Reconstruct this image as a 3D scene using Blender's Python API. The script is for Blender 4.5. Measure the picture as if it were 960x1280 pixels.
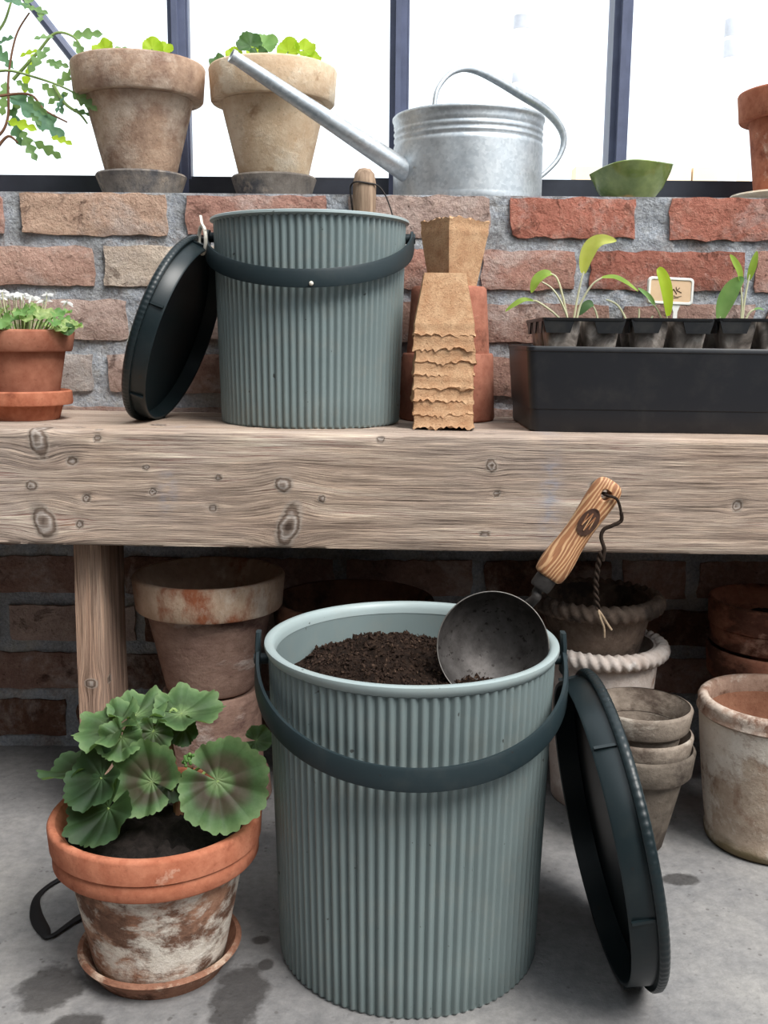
import bpy, math, random
import numpy as np
from mathutils import Vector, Matrix, noise as mnoise, Euler

for o in list(bpy.data.objects):
    bpy.data.objects.remove(o)
SC = bpy.context.scene
COL = SC.collection
PI = math.pi
TAU = 2 * PI
R = math.radians


def srgb(r, g, b):
    def f(c):
        c /= 255.0
        return c / 12.92 if c <= 0.04045 else ((c + 0.055) / 1.055) ** 2.4
    return (f(r), f(g), f(b), 1.0)


# ------------------------------------------------------------------ camera, sky, sun, exposure
cam_d = bpy.data.cameras.new('camera')
cam = bpy.data.objects.new('camera', cam_d)
COL.objects.link(cam)
cam_d.sensor_fit = 'VERTICAL'
cam_d.sensor_height = 36.0
cam_d.lens = 36.0 * 1270 / 1280
cam_d.clip_start = 0.02
cam.matrix_world = (Matrix.Translation((0, 0, 0.690)) @ Matrix.Rotation(R(90 - 9.8), 4, 'X')
                    @ Matrix.Rotation(R(0.5), 4, 'Z'))
SC.camera = cam

world = bpy.data.worlds.new('overcast_sky')
SC.world = world
world.use_nodes = True
bg = world.node_tree.nodes['Background']
bg.inputs['Color'].default_value = (0.86, 0.94, 1.0, 1)
bg.inputs['Strength'].default_value = 1.2

sun_d = bpy.data.lights.new('veiled_sun', 'SUN')
sun_d.energy = 2.6
sun_d.angle = R(28)
sun_d.color = (1.0, 0.965, 0.92)
sun = bpy.data.objects.new('veiled_sun', sun_d)
COL.objects.link(sun)
sun.rotation_euler = Vector((-0.46, 0.46, -0.9)).to_track_quat('-Z', 'Y').to_euler()

SC.view_settings.view_transform = 'Standard'
SC.view_settings.look = 'None'
SC.view_settings.gamma = 1
SC.view_settings.use_curve_mapping = False
SC.view_settings.exposure = 0.62


# ------------------------------------------------------------------ node helpers
class NT:
    def __init__(self, name):
        self.m = bpy.data.materials.new(name)
        self.m.use_nodes = True
        self.t = self.m.node_tree
        self.b = self.t.nodes['Principled BSDF']
        self.b.inputs['Specular IOR Level'].default_value = 0.35

    def n(self, kind, **k):
        d = self.t.nodes.new('ShaderNode' + kind)
        for a, v in k.items():
            setattr(d, a, v)
        return d

    def put(self, sock, v):
        if isinstance(v, bpy.types.NodeSocket):
            self.t.links.new(v, sock)
        else:
            try:
                sock.default_value = v
            except Exception:
                sock.default_value = v[:3]

    def coord(self, which='Object'):
        return self.n('TexCoord').outputs[which]

    def shifted(self, amount=7.0):
        """object coordinates moved by a random amount for each object"""
        r = self.n('ObjectInfo').outputs['Random']
        c = self.n('CombineXYZ')
        for i, k in enumerate((1.0, 1.7, 0.0)):
            self.put(c.inputs[i], self.math('MULTIPLY', r, amount * k))
        return self.vadd(self.coord(), c.outputs[0])

    def vadd(self, a, b):
        d = self.n('VectorMath', operation='ADD')
        self.put(d.inputs[0], a)
        self.put(d.inputs[1], b)
        return d.outputs[0]

    def vmul(self, a, b):
        d = self.n('VectorMath', operation='MULTIPLY')
        self.put(d.inputs[0], a)
        self.put(d.inputs[1], b)
        return d.outputs[0]

    def sep(self, v):
        d = self.n('SeparateXYZ')
        self.put(d.inputs[0], v)
        return d.outputs

    def xyz(self, x, y, z):
        d = self.n('CombineXYZ')
        for i, v in enumerate((x, y, z)):
            self.put(d.inputs[i], v)
        return d.outputs[0]

    def math(self, op, a, b=0.0, clamp=False):
        d = self.n('Math', operation=op, use_clamp=clamp)
        self.put(d.inputs[0], a)
        self.put(d.inputs[1], b)
        return d.outputs[0]

    def noise(self, vec, scale, detail=4.0, rough=0.55, dist=0.0):
        d = self.n('TexNoise')
        self.put(d.inputs['Vector'], vec)
        d.inputs['Scale'].default_value = scale
        d.inputs['Detail'].default_value = detail
        d.inputs['Roughness'].default_value = rough
        d.inputs['Distortion'].default_value = dist
        return d.outputs['Fac']

    def voro(self, vec, scale, feature='F1'):
        d = self.n('TexVoronoi', feature=feature)
        self.put(d.inputs['Vector'], vec)
        d.inputs['Scale'].default_value = scale
        return d.outputs['Distance']

    def ramp(self, fac, *stops):
        """stops: (position, value or colour)"""
        d = self.n('ValToRGB')
        self.put(d.inputs[0], fac)
        e = d.color_ramp.elements
        while len(e) < len(stops):
            e.new(0.5)
        for k, (p, c) in enumerate(stops):
            e[k].position = p
            e[k].color = c if isinstance(c, (tuple, list)) else (c, c, c, 1)
        return d.outputs[0]

    def mix(self, fac, a, b, mode='MIX'):
        d = self.n('MixRGB', blend_type=mode)
        self.put(d.inputs[0], fac)
        self.put(d.inputs[1], a)
        self.put(d.inputs[2], b)
        return d.outputs[0]

    def attr(self, name):
        return self.n('Attribute', attribute_name=name).outputs['Fac']

    def bump(self, h, strength=0.3, dist=0.002):
        d = self.n('Bump')
        d.inputs['Strength'].default_value = strength
        d.inputs['Distance'].default_value = dist
        self.put(d.inputs['Height'], h)
        self.put(self.b.inputs['Normal'], d.outputs[0])

    def out(self, col=None, rough=None, metal=None, spec=None, trans=None):
        if col is not None:
            self.put(self.b.inputs['Base Color'], col)
        if rough is not None:
            self.put(self.b.inputs['Roughness'], rough)
        if metal is not None:
            self.put(self.b.inputs['Metallic'], metal)
        if spec is not None:
            self.put(self.b.inputs['Specular IOR Level'], spec)
        if trans is not None:          # thin leaf: light comes through
            tr = self.n('BsdfTranslucent')
            self.put(tr.inputs[0], trans[1])
            mx = self.n('MixShader')
            mx.inputs[0].default_value = trans[0]
            o = self.t.nodes['Material Output']
            self.t.links.new(self.b.outputs[0], mx.inputs[1])
            self.t.links.new(tr.outputs[0], mx.inputs[2])
            self.t.links.new(mx.outputs[0], o.inputs['Surface'])
        return self.m


def plain(name, col, rough=0.6, metal=0.0, spec=0.35, var=0.12, scale=40, bump=0.0):
    k = NT(name)
    v = k.noise(k.shifted(), scale, 4)
    dark = tuple(c * (1 - var) for c in col[:3]) + (1,)
    lite = tuple(min(1, c * (1 + var)) for c in col[:3]) + (1,)
    if bump:
        k.bump(k.noise(k.coord(), scale * 4, 3), bump, 0.001)
    return k.out(k.ramp(v, (0.3, dark), (0.7, lite)), rough, metal, spec)


def terracotta(name, base, base2, bloom, bloom_at=0.55, dark=None, dark_at=0.62, scale=9.0, foot=None, foot_z=0.03,
               soft=0.045, bump=0.5, stretch=1.0):
    """fired clay with lime bloom, dark stains and an optional mossy foot band"""
    k = NT(name)
    v = k.shifted()
    vs = k.vmul(v, (1, 1, stretch))
    c = k.ramp(k.noise(vs, scale * 1.3, 5, 0.6), (0.3, base), (0.7, base2))
    if dark:
        dm = k.ramp(k.noise(k.vadd(vs, (3.1, 1.7, 5.0)), scale * 0.9, 8, 0.66, 0.15), (dark_at - soft, 0.0), (dark_at + soft, 1.0))
        c = k.mix(dm, c, dark)
    bm = k.ramp(k.noise(vs, scale, 9, 0.70, 0.15), (bloom_at - soft, 0.0), (bloom_at + soft, 1.0))
    c = k.mix(k.math('MULTIPLY', bm, 0.85), c, bloom)
    sp = k.ramp(k.noise(v, scale * 22, 3, 0.6), (0.62, 0.0), (0.70, 1.0))
    c = k.mix(k.math('MULTIPLY', sp, 0.35), c, tuple(x * 0.45 for x in base[:3]) + (1,))
    mid = k.noise(k.vadd(vs, (5.5, 2.2, 1.1)), scale * 5.5, 7, 0.7)
    c = k.mix(0.6, c, k.ramp(mid, (0.3, (.22, .21, .20, 1)), (0.7, (.80, .79, .77, 1))), 'SOFT_LIGHT')
    if foot:
        z = k.sep(k.coord())[2]
        zz = k.math('ADD', z, k.math('MULTIPLY', k.math('SUBTRACT', k.noise(v, 22, 4), 0.5), foot_z * 1.2))
        fm = k.ramp(k.math('DIVIDE', zz, foot_z), (0.35, 1.0), (1.0, 0.0))
        c = k.mix(k.math('MULTIPLY', fm, 0.85), c, foot)
    h = k.math('ADD', k.math('MULTIPLY', k.noise(v, scale * 16, 5, 0.7), 0.7), k.math('ADD', k.math('MULTIPLY', bm, 0.35), k.math('MULTIPLY', mid, 0.6)))
    k.bump(h, bump, 0.0035)
    return k.out(c, 0.92, 0, 0.2)


# ------------------------------------------------------------------ materials
M = {}
# -- old brick, its fired colour, darkened below the bench, comes from the object colour
k = NT('brick')
v = k.shifted(9)
oc = k.n('ObjectInfo').outputs['Color']
big = k.noise(v, 16, 7, 0.68)
mid = k.noise(k.vadd(v, (4, 1, 7)), 42, 7, 0.72)
fine = k.noise(v, 150, 5, 0.75)
c = k.mix(k.ramp(big, (0.38, 0.0), (0.66, 0.62)), oc, k.mix(0.55, oc, srgb(112, 78, 66)))
c = k.mix(k.ramp(mid, (0.52, 0.0), (0.70, 0.45)), c, k.mix(0.6, oc, srgb(222, 196, 178)))
lime = k.ramp(k.noise(k.vadd(v, (2, 5, 1)), 9, 9, 0.72, 0.4), (0.50, 0.0), (0.64, 1.0))
c = k.mix(k.math('MULTIPLY', lime, 0.55), c, srgb(200, 190, 185))
drk = k.ramp(k.noise(k.vadd(v, (7, 3, 2)), 24, 8, 0.74, 0.5), (0.30, 1.0), (0.42, 0.0))
c = k.mix(k.math('MULTIPLY', drk, 0.6), c, srgb(92, 66, 58))
pit = k.ramp(k.noise(v, 95, 4, 0.75), (0.29, 1.0), (0.35, 0.0))
c = k.mix(k.math('MULTIPLY', pit, 0.7), c, srgb(62, 42, 36))
c = k.mix(0.5, c, k.ramp(fine, (0.3, srgb(84, 70, 64)), (0.72, srgb(232, 220, 210))), 'SOFT_LIGHT')
h = k.math('ADD', k.math('MULTIPLY', fine, 0.45), k.math('MULTIPLY', mid, 1.0))
k.bump(k.math('SUBTRACT', k.math('ADD', h, big), k.math('MULTIPLY', k.math('ADD', pit, drk), 0.5)), 1.0, 0.006)
M['brick'] = k.out(c, 0.95, 0, 0.12)

# -- lime and cement mortar
k = NT('mortar')
v = k.coord()
c = k.ramp(k.noise(v, 10, 7, 0.62), (0.3, srgb(166, 167, 168)), (0.5, srgb(188, 192, 198)), (0.72, srgb(208, 204, 196)))
c = k.mix(k.ramp(k.noise(k.vadd(v, (3, 3, 3)), 17, 6, 0.7), (0.55, 0.0), (0.68, 0.5)), c, srgb(166, 140, 126))
c = k.mix(0.45, c, k.ramp(k.noise(v, 230, 4, 0.7), (0.33, srgb(76, 74, 72)), (0.65, srgb(206, 204, 202))), 'OVERLAY')
k.bump(k.math('ADD', k.noise(v, 170, 5, 0.75), k.math('MULTIPLY', k.noise(v, 48, 4), 1.6)), 1.0, 0.006)
M['mortar'] = k.out(c, 0.97, 0, 0.1)

# -- old concrete floor with wet patches
k = NT('concrete')
v = k.coord()
x, y, z = k.sep(v)
c = k.ramp(k.noise(v, 3.2, 7, 0.62), (0.28, srgb(108, 108, 110)), (0.5, srgb(136, 135, 135)), (0.74, srgb(166, 163, 159)))
c = k.mix(0.35, c, k.ramp(k.noise(v, 70, 6, 0.7), (0.3, srgb(90, 88, 88)), (0.7, srgb(212, 208, 204))), 'OVERLAY')
peb = k.ramp(k.voro(v, 95), (0.16, 1.0), (0.26, 0.0))
peb = k.math('MULTIPLY', peb, k.ramp(k.noise(v, 24, 2), (0.56, 0.0), (0.62, 1.0)))
c = k.mix(k.math('MULTIPLY', peb, 0.6), c, srgb(84, 80, 78))
wob = k.math('MULTIPLY', k.math('SUBTRACT', k.noise(v, 34, 5, 0.65), 0.5), 1.25)
wet = None
for (sx, sy, rx, ry) in ((-0.139, 1.075, .013, .010), (-0.127, 1.027, .010, .012), (-0.352, 0.985, .038, .046),
                         (-0.150, 0.975, .034, .062), (-0.305, 0.925, .030, .022), (0.387, 1.216, .026, .017), (-0.42, 0.952, .02, .012)):
    d = k.n('VectorMath', operation='LENGTH')
    k.put(d.inputs[0], k.vmul(k.vadd(v, (-sx, -sy, 0)), (1 / rx, 1 / ry, 0)))
    s_ = k.ramp(k.math('ADD', d.outputs['Value'], wob), (0.72, 1.0), (1.0, 0.0))
    wet = s_ if wet is None else k.math('MAXIMUM', wet, s_)
c = k.mix(k.math('MULTIPLY', wet, 0.72), c, srgb(48, 45, 44))
k.bump(k.math('ADD', k.noise(v, 130, 5, 0.7), k.math('MULTIPLY', k.noise(v, 18, 4), 1.5)), 0.55, 0.003)
M['concrete'] = k.out(c, k.ramp(wet, (0, 0.85), (1, 0.45)), 0, 0.3)


# -- weathered softwood: 'grain' and 'knot' are measured on the timber's own mesh
def old_wood(name, lo, mid, hi, line, along=(1.6, 1, 1)):
    k = NT(name)
    v = k.vmul(k.coord(), along)
    x, y, z = k.sep(v)
    g = k.attr('grain')
    kn = k.attr('knot')
    kr = k.attr('ring')
    gv = k.xyz(x, k.math('MULTIPLY', y, 3.0), k.math('MULTIPLY', g, 1.0))
    broad = k.noise(k.vmul(gv, (1.8, 1, 55)), 1.0, 6, 0.65)
    fine = k.noise(k.vmul(gv, (5.5, 1, 430)), 1.0, 8, 0.72)
    fibre = k.noise(k.vmul(gv, (26, 1, 640)), 1.0, 3, 0.6)
    c = k.ramp(broad, (0.28, lo), (0.5, mid), (0.74, hi))
    c = k.mix(0.95, c, k.ramp(fine, (0.34, line), (0.48, (.45, .45, .45, 1)), (0.66, (.78, .75, .72, 1))), 'OVERLAY')
    crack = k.ramp(k.noise(k.vmul(gv, (3.6, 1, 260)), 1.0, 5, 0.65), (0.31, 1.0), (0.37, 0.0))
    crack = k.math('MULTIPLY', crack, k.ramp(k.noise(gv, 5, 2), (0.4, 0.2), (0.6, 1.0)))
    c = k.mix(k.math('MULTIPLY', crack, 0.85), c, srgb(48, 36, 28))
    tint = k.ramp(k.noise(k.coord(), 3.3, 4), (0.38, srgb(120, 122, 136)), (0.62, srgb(150, 118, 96)))
    c = k.mix(0.35, c, tint, 'SOFT_LIGHT')
    kd = k.math('ADD', k.math('DIVIDE', kr, 1.6), k.math('MULTIPLY', k.math('SUBTRACT', fine, 0.5), 0.5))
    rings = k.ramp(kd, (0.04, srgb(66, 52, 44)), (0.22, srgb(126, 112, 102)), (0.36, srgb(178, 168, 160)), (0.50, srgb(112, 96, 86)), (0.60, srgb(86, 72, 62)), (0.72, srgb(164, 150, 138)))
    c = k.mix(k.ramp(kn, (0.37, 0.0), (0.50, 0.88)), c, rings)
    c = k.mix(k.ramp(kn, (0.93, 0.0), (1.0, 0.85)), c, srgb(58, 42, 33))
    pm = k.attr('paint')
    c = k.mix(k.math('MULTIPLY', pm, k.ramp(k.noise(k.vmul(gv, (30, 1, 90)), 1, 4), (0.38, 0.0), (0.62, 0.6))), c, srgb(146, 154, 172))
    h = k.math('ADD', k.math('MULTIPLY', fine, 0.9), k.math('MULTIPLY', fibre, 0.5))
    h = k.math('SUBTRACT', h, k.math('MULTIPLY', crack, 1.2))
    k.bump(h, 0.75, 0.003)
    return k.out(c, 0.9, 0, 0.2)


M['bench_wood'] = old_wood('weathered_bench_wood', srgb(146, 130, 120), srgb(186, 170, 156), srgb(214, 200, 187), (.08, .07, .06, 1))
M['leg_wood'] = old_wood('weathered_leg_wood', srgb(136, 112, 98), srgb(178, 152, 134), srgb(204, 182, 164), (.10, .08, .06, 1))


# -- ribbed bucket plastic
def plastic(name, col, rough, spec=0.4, dust=0.25, var=0.1):
    k = NT(name)
    v = k.coord()
    d1 = tuple(c * (1 - var) for c in col[:3]) + (1,)
    d2 = tuple(c * (1 + var) for c in col[:3]) + (1,)
    c = k.ramp(k.noise(v, 6, 4), (0.3, d1), (0.7, d2))
    ds = k.ramp(k.noise(v, 30, 7, 0.7), (0.5, 0.0), (0.8, 1.0))
    c = k.mix(k.math('MULTIPLY', ds, dust), c, srgb(150, 142, 128))
    sp = k.ramp(k.noise(v, 95, 2, 0.5), (0.735, 0.0), (0.76, 1.0))
    c = k.mix(k.math('MULTIPLY', sp, 0.75), c, srgb(40, 34, 30))
    return k.out(c, rough, 0, spec)


M['bucket'] = plastic('sage_green_plastic', srgb(117, 130, 130), 0.42)
M['bucket_rim'] = plastic('sage_green_rim_plastic', srgb(152, 165, 165), 0.38)
M['dark_green'] = plastic('dark_green_plastic', srgb(36, 48, 52), 0.48, 0.3, 0.05)
M['lid'] = plastic('dark_green_lid_plastic', srgb(26, 36, 39), 0.34, 0.36, 0.03)
M['pin_white'] = plain('pale_plastic', srgb(226, 220, 206), 0.4)
M['black_plastic'] = plastic('black_trough_plastic', srgb(33, 34, 38), 0.42, 0.4, 0.06)
M['cell_plastic'] = plastic('black_cell_plastic', srgb(30, 31, 33), 0.35, 0.45, 0.10)
M['rubber'] = plain('black_rubber', srgb(26, 25, 26), 0.6)

# -- cloudy, root-stained cell walls
k = NT('cloudy_cell_wall')
v = k.shifted()
c = k.ramp(k.noise(v, 34, 6, 0.65, 1.2), (0.32, srgb(84, 76, 70)), (0.5, srgb(136, 126, 118)), (0.7, srgb(196, 186, 176)))
M['cell_wall'] = k.out(c, 0.35, 0, 0.5)

# -- galvanised sheet
k = NT('galvanised_steel')
v = k.coord()
sp = k.n('TexVoronoi')
k.put(sp.inputs['Vector'], v)
sp.inputs['Scale'].default_value = 210
c = k.mix(0.28, k.ramp(k.noise(v, 12, 5, 0.6), (0.3, srgb(176, 184, 190)), (0.7, srgb(214, 217, 218))),
          k.ramp(k.sep(sp.outputs['Color'])[0], (0.0, srgb(140, 148, 156)), (1.0, srgb(222, 224, 226))))
st = k.ramp(k.noise(k.vadd(v, (1, 2, 3)), 70, 5, 0.7), (0.66, 0.0), (0.74, 1.0))
c = k.mix(k.math('MULTIPLY', st, 0.5), c, srgb(150, 132, 110))
M['zinc'] = k.out(c, k.ramp(k.noise(v, 40, 3), (0.3, 0.38), (0.7, 0.58)), 0.75, 0.5)

# -- worn dark steel of the scoop
k = NT('worn_steel')
v = k.coord()
c = k.ramp(k.noise(v, 26, 7, 0.7), (0.3, srgb(44, 40, 38)), (0.55, srgb(84, 80, 78)), (0.8, srgb(112, 108, 106)))
sp = k.ramp(k.noise(v, 150, 4, 0.6), (0.60, 0.0), (0.66, 1.0))
c = k.mix(k.math('MULTIPLY', sp, 0.8), c, srgb(30, 24, 20))
M['steel'] = k.out(c, 0.55, 0.45, 0.4)
M['steel_edge'] = plain('bright_worn_steel_edge', srgb(118, 114, 109), 0.45, 0.7, 0.5, 0.2, 200)
M['iron'] = plain('dark_iron', srgb(62, 58, 56), 0.6, 0.4, 0.4, 0.3, 120, 0.4)

# -- ash handle with strong grain running along local z
k = NT('grained_ash_handle')
v = k.coord()
x, y, z = k.sep(v)
d = k.noise(k.vmul(v, (14, 14, 5)), 1.0, 2)
d2 = k.noise(k.vmul(v, (60, 60, 16)), 1.0, 3)
rad = k.math('ADD', k.math('MULTIPLY', x, 1500.0), k.math('ADD', k.math('MULTIPLY', d, 44.0), k.math('MULTIPLY', d2, 16.0)))
lines = k.math('SINE', rad)
c = k.ramp(lines, (0.0, srgb(156, 112, 82)), (0.2, srgb(184, 142, 108)), (0.5, srgb(200, 160, 124)), (1.0, srgb(208, 172, 136)))
c = k.mix(0.4, c, k.ramp(k.noise(k.vmul(v, (420, 420, 30)), 1.0, 4, 0.6), (0.35, srgb(96, 66, 44)), (0.65, srgb(230, 200, 160))), 'SOFT_LIGHT')
k.bump(lines, 0.25, 0.0006)
M['ash'] = k.out(c, 0.55, 0, 0.35)
k = NT('worn_grey_wood')
v = k.coord()
c = k.ramp(k.noise(k.vmul(v, (190, 190, 14)), 1.0, 5, 0.65), (0.3, srgb(120, 98, 80)), (0.7, srgb(184, 158, 134)))
M['grey_handle'] = k.out(c, 0.75, 0, 0.25)
M['stamp'] = plain('burnt_wood_stamp', srgb(74, 52, 42), 0.7, 0, 0.2, 0.35, 160)
M['cord'] = plain('dark_twisted_cord', srgb(52, 42, 36), 0.9, 0, 0.1, 0.35, 300)
M['cord_pale'] = plain('frayed_cord', srgb(150, 130, 108), 0.9, 0, 0.1, 0.3, 300)

# -- peat pots: pressed brown fibre
k = NT('pressed_fibre')
v = k.shifted(3)
c = k.ramp(k.noise(v, 55, 6, 0.65), (0.3, srgb(192, 146, 110)), (0.7, srgb(222, 184, 146)))
fl = k.ramp(k.noise(k.vmul(v, (1, 1, 2.2)), 230, 4, 0.72, 1.5), (0.38, 1.0), (0.46, 0.0))
c = k.mix(k.math('MULTIPLY', fl, 0.55), c, srgb(124, 76, 48))
k.bump(k.noise(v, 260, 5, 0.75, 1.0), 0.9, 0.002)
M['peat'] = k.out(c, 0.97, 0, 0.1)

# -- soils
k = NT('potting_soil')
v = k.coord()
c = k.ramp(k.noise(v, 90, 6, 0.75), (0.3, srgb(18, 14, 12)), (0.55, srgb(44, 33, 27)), (0.8, srgb(80, 62, 50)))
k.bump(k.noise(v, 160, 5, 0.75), 1.0, 0.004)
M['soil'] = k.out(c, 0.97, 0, 0.1)
k = NT('soil_crumbs')
r_ = k.noise(k.coord(), 260, 2)
M['crumb'] = k.out(k.ramp(r_, (0.3, srgb(22, 16, 14)), (0.6, srgb(54, 41, 34)), (0.85, srgb(120, 98, 80))), 0.97, 0, 0.1)
M['dark_soil'] = plain('moist_dark_soil', srgb(34, 29, 27), 0.95, 0, 0.15, 0.5, 130, 1.0)

# -- glaze, frame, glass
k = NT('olive_green_glaze')
v = k.coord()
z = k.sep(v)[2]
c = k.ramp(k.noise(v, 26, 5, 0.6), (0.3, srgb(84, 104, 52)), (0.7, srgb(142, 156, 92)))
c = k.mix(k.ramp(k.math('ADD', z, k.math('MULTIPLY', k.noise(v, 30, 3), 0.02)), (0.014, 1.0), (0.019, 0.0)), c, srgb(206, 164, 104))
M['glaze'] = k.out(c, 0.12, 0, 0.6)
M['frame'] = plain('blue_black_painted_steel', srgb(94, 100, 124), 0.45, 0.0, 0.4, 0.15, 30)
M['frame_dark'] = plain('dark_painted_steel_rail', srgb(52, 55, 64), 0.5, 0.0, 0.35, 0.15, 30)
k = NT('window_glass')
gl = k.n('BsdfGlossy')
gl.inputs['Roughness'].default_value = 0.02
tp = k.n('BsdfTransparent')
fr = k.n('Fresnel')
fr.inputs['IOR'].default_value = 1.2
mx = k.n('MixShader')
k.put(mx.inputs[0], fr.outputs[0])
k.t.links.new(tp.outputs[0], mx.inputs[1])
k.t.links.new(gl.outputs[0], mx.inputs[2])
k.t.links.new(mx.outputs[0], k.t.nodes['Material Output'].inputs['Surface'])
M['glass'] = k.m

# -- clays
M['clay_sill_a'] = terracotta('bloomed_clay_brown', srgb(178, 148, 126), srgb(196, 168, 146), srgb(222, 204, 186), 0.56, srgb(132, 104, 90), 0.52, 11, soft=0.10)
M['clay_sill_b'] = terracotta('bloomed_clay_pale', srgb(206, 176, 146), srgb(220, 196, 166), srgb(234, 216, 192), 0.52, srgb(164, 130, 100), 0.60, 9)
M['clay_grey_saucer'] = terracotta('grey_stained_clay', srgb(124, 116, 110), srgb(150, 140, 130), srgb(186, 168, 150), 0.62, srgb(92, 90, 92), 0.56, 12)
M['clay_new'] = terracotta('new_orange_clay', srgb(150, 94, 74), srgb(170, 114, 92), srgb(210, 164, 138), 0.68, srgb(142, 82, 62), 0.60, 8, bump=0.15)
M['clay_rim_orange'] = terracotta('orange_rim_clay', srgb(166, 98, 72), srgb(186, 120, 94), srgb(220, 188, 166), 0.66, srgb(142, 84, 64), 0.60, 12, bump=0.2)
M['clay_white'] = terracotta('lime_crusted_clay', srgb(150, 108, 88), srgb(182, 142, 118), srgb(232, 224, 212), 0.475, srgb(112, 84, 70), 0.50, 13,
                             foot=srgb(98, 82, 58), foot_z=0.018, soft=0.05, bump=0.6, stretch=1.5)
M['clay_saucer'] = terracotta('brown_saucer_clay', srgb(134, 94, 76), srgb(156, 114, 94), srgb(204, 180, 160), 0.57, srgb(92, 62, 50), 0.55, 18)
M['clay_mauve'] = terracotta('mauve_weathered_clay', srgb(134, 106, 96), srgb(158, 130, 116), srgb(186, 170, 162), 0.60, srgb(104, 80, 74), 0.60, 9, stretch=2)
M['clay_pale_rim'] = terracotta('pale_rim_clay', srgb(190, 160, 138), srgb(208, 180, 156), srgb(222, 206, 190), 0.58, srgb(164, 100, 72), 0.58, 12, stretch=0.6)
M['clay_dark'] = terracotta('dark_brown_clay', srgb(104, 72, 58), srgb(126, 88, 70), srgb(150, 118, 98), 0.66, srgb(70, 50, 42), 0.55, 9)
M['clay_rope_dark'] = terracotta('dark_rope_clay', srgb(104, 90, 80), srgb(128, 110, 98), srgb(164, 144, 128), 0.62, srgb(74, 64, 58), 0.54, 16)  # darker grey-brown clay for the upper rope pot
M['clay_rope_white'] = terracotta('whitish_rope_clay', srgb(204, 188, 178), srgb(222, 210, 202), srgb(236, 228, 222), 0.56, srgb(168, 142, 128), 0.66, 16)
M['clay_grey'] = terracotta('grey_brown_clay', srgb(122, 110, 100), srgb(146, 134, 122), srgb(184, 174, 162), 0.58, srgb(92, 80, 72), 0.58, 11, stretch=1.6)
M['clay_grey_dark'] = terracotta('dark_grey_clay', srgb(98, 90, 82), srgb(116, 106, 96), srgb(150, 138, 124), 0.70, srgb(76, 68, 62), 0.55, 11)
M['clay_aged'] = terracotta('cream_aged_clay', srgb(176, 154, 136), srgb(200, 182, 164), srgb(228, 218, 206), 0.50, srgb(146, 112, 92), 0.56, 10,
                            foot=srgb(104, 92, 62), foot_z=0.028, bump=0.5)
M['clay_aged_rim'] = terracotta('aged_rim_clay', srgb(160, 130, 114), srgb(184, 154, 136), srgb(214, 198, 184), 0.53, srgb(124, 92, 76), 0.55, 14)
M['clay_inner'] = terracotta('inner_red_clay', srgb(150, 104, 82), srgb(170, 122, 98), srgb(196, 170, 150), 0.66, srgb(104, 70, 56), 0.58, 10)
M['clay_red'] = terracotta('red_brown_clay', srgb(160, 104, 82), srgb(176, 120, 98), srgb(194, 154, 134), 0.62, srgb(104, 70, 58), 0.52, 8, stretch=1.6)
M['clay_brickred'] = terracotta('dusty_red_clay', srgb(158, 100, 82), srgb(176, 118, 98), srgb(196, 150, 132), 0.66, srgb(118, 74, 60), 0.62, 9)

# -- leaves
k = NT('zonal_geranium_leaf')
uv = k.coord('UV')
u, w, _ = k.sep(uv)
nz = k.math('MULTIPLY', k.math('SUBTRACT', k.noise(k.shifted(5), 60, 4), 0.5), 0.22)
ru = k.math('ADD', u, nz)
rnd = k.n('ObjectInfo').outputs['Random']
oc = k.n('ObjectInfo').outputs['Color']
gr = k.ramp(ru, (0.03, srgb(146, 170, 116)), (0.22, srgb(112, 142, 90)), (0.40, srgb(84, 112, 70)), (0.60, srgb(82, 114, 70)), (0.80, srgb(98, 132, 82)), (1.0, srgb(130, 160, 106)))
zone = k.ramp(ru, (0.22, 0.0), (0.36, 1.0), (0.56, 0.8), (0.74, 0.0))
gr = k.mix(k.math('MULTIPLY', zone, k.n('ObjectInfo').outputs['Alpha']), gr, srgb(86, 74, 60))
vein = k.math('ABSOLUTE', k.math('SINE', k.math('MULTIPLY', w, PI * 11)))
vm = k.math('MULTIPLY', k.ramp(vein, (0.02, 0.55), (0.16, 0.0)), k.ramp(u, (0.1, 1.0), (0.95, 0.25)))
gr = k.mix(vm, gr, srgb(58, 84, 50))
mot = k.noise(k.coord(), 190, 5, 0.7)
gr = k.mix(0.5, gr, k.ramp(mot, (0.3, srgb(80, 90, 80)), (0.7, srgb(176, 180, 170))), 'SOFT_LIGHT')
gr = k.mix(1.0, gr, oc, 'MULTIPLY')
k.bump(k.math('ADD', vein, k.noise(k.coord(), 160, 4)), 0.3, 0.0015)
M['geranium'] = k.out(gr, 0.6, 0, 0.3, trans=(0.18, srgb(150, 190, 90)))


def leafmat(name, lo, hi, tcol, tf=0.4, scale=40):
    k = NT(name)
    c = k.ramp(k.noise(k.shifted(4), scale, 4), (0.3, lo), (0.7, hi))
    return k.out(c, 0.55, 0, 0.3, trans=(tf, tcol))


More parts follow.
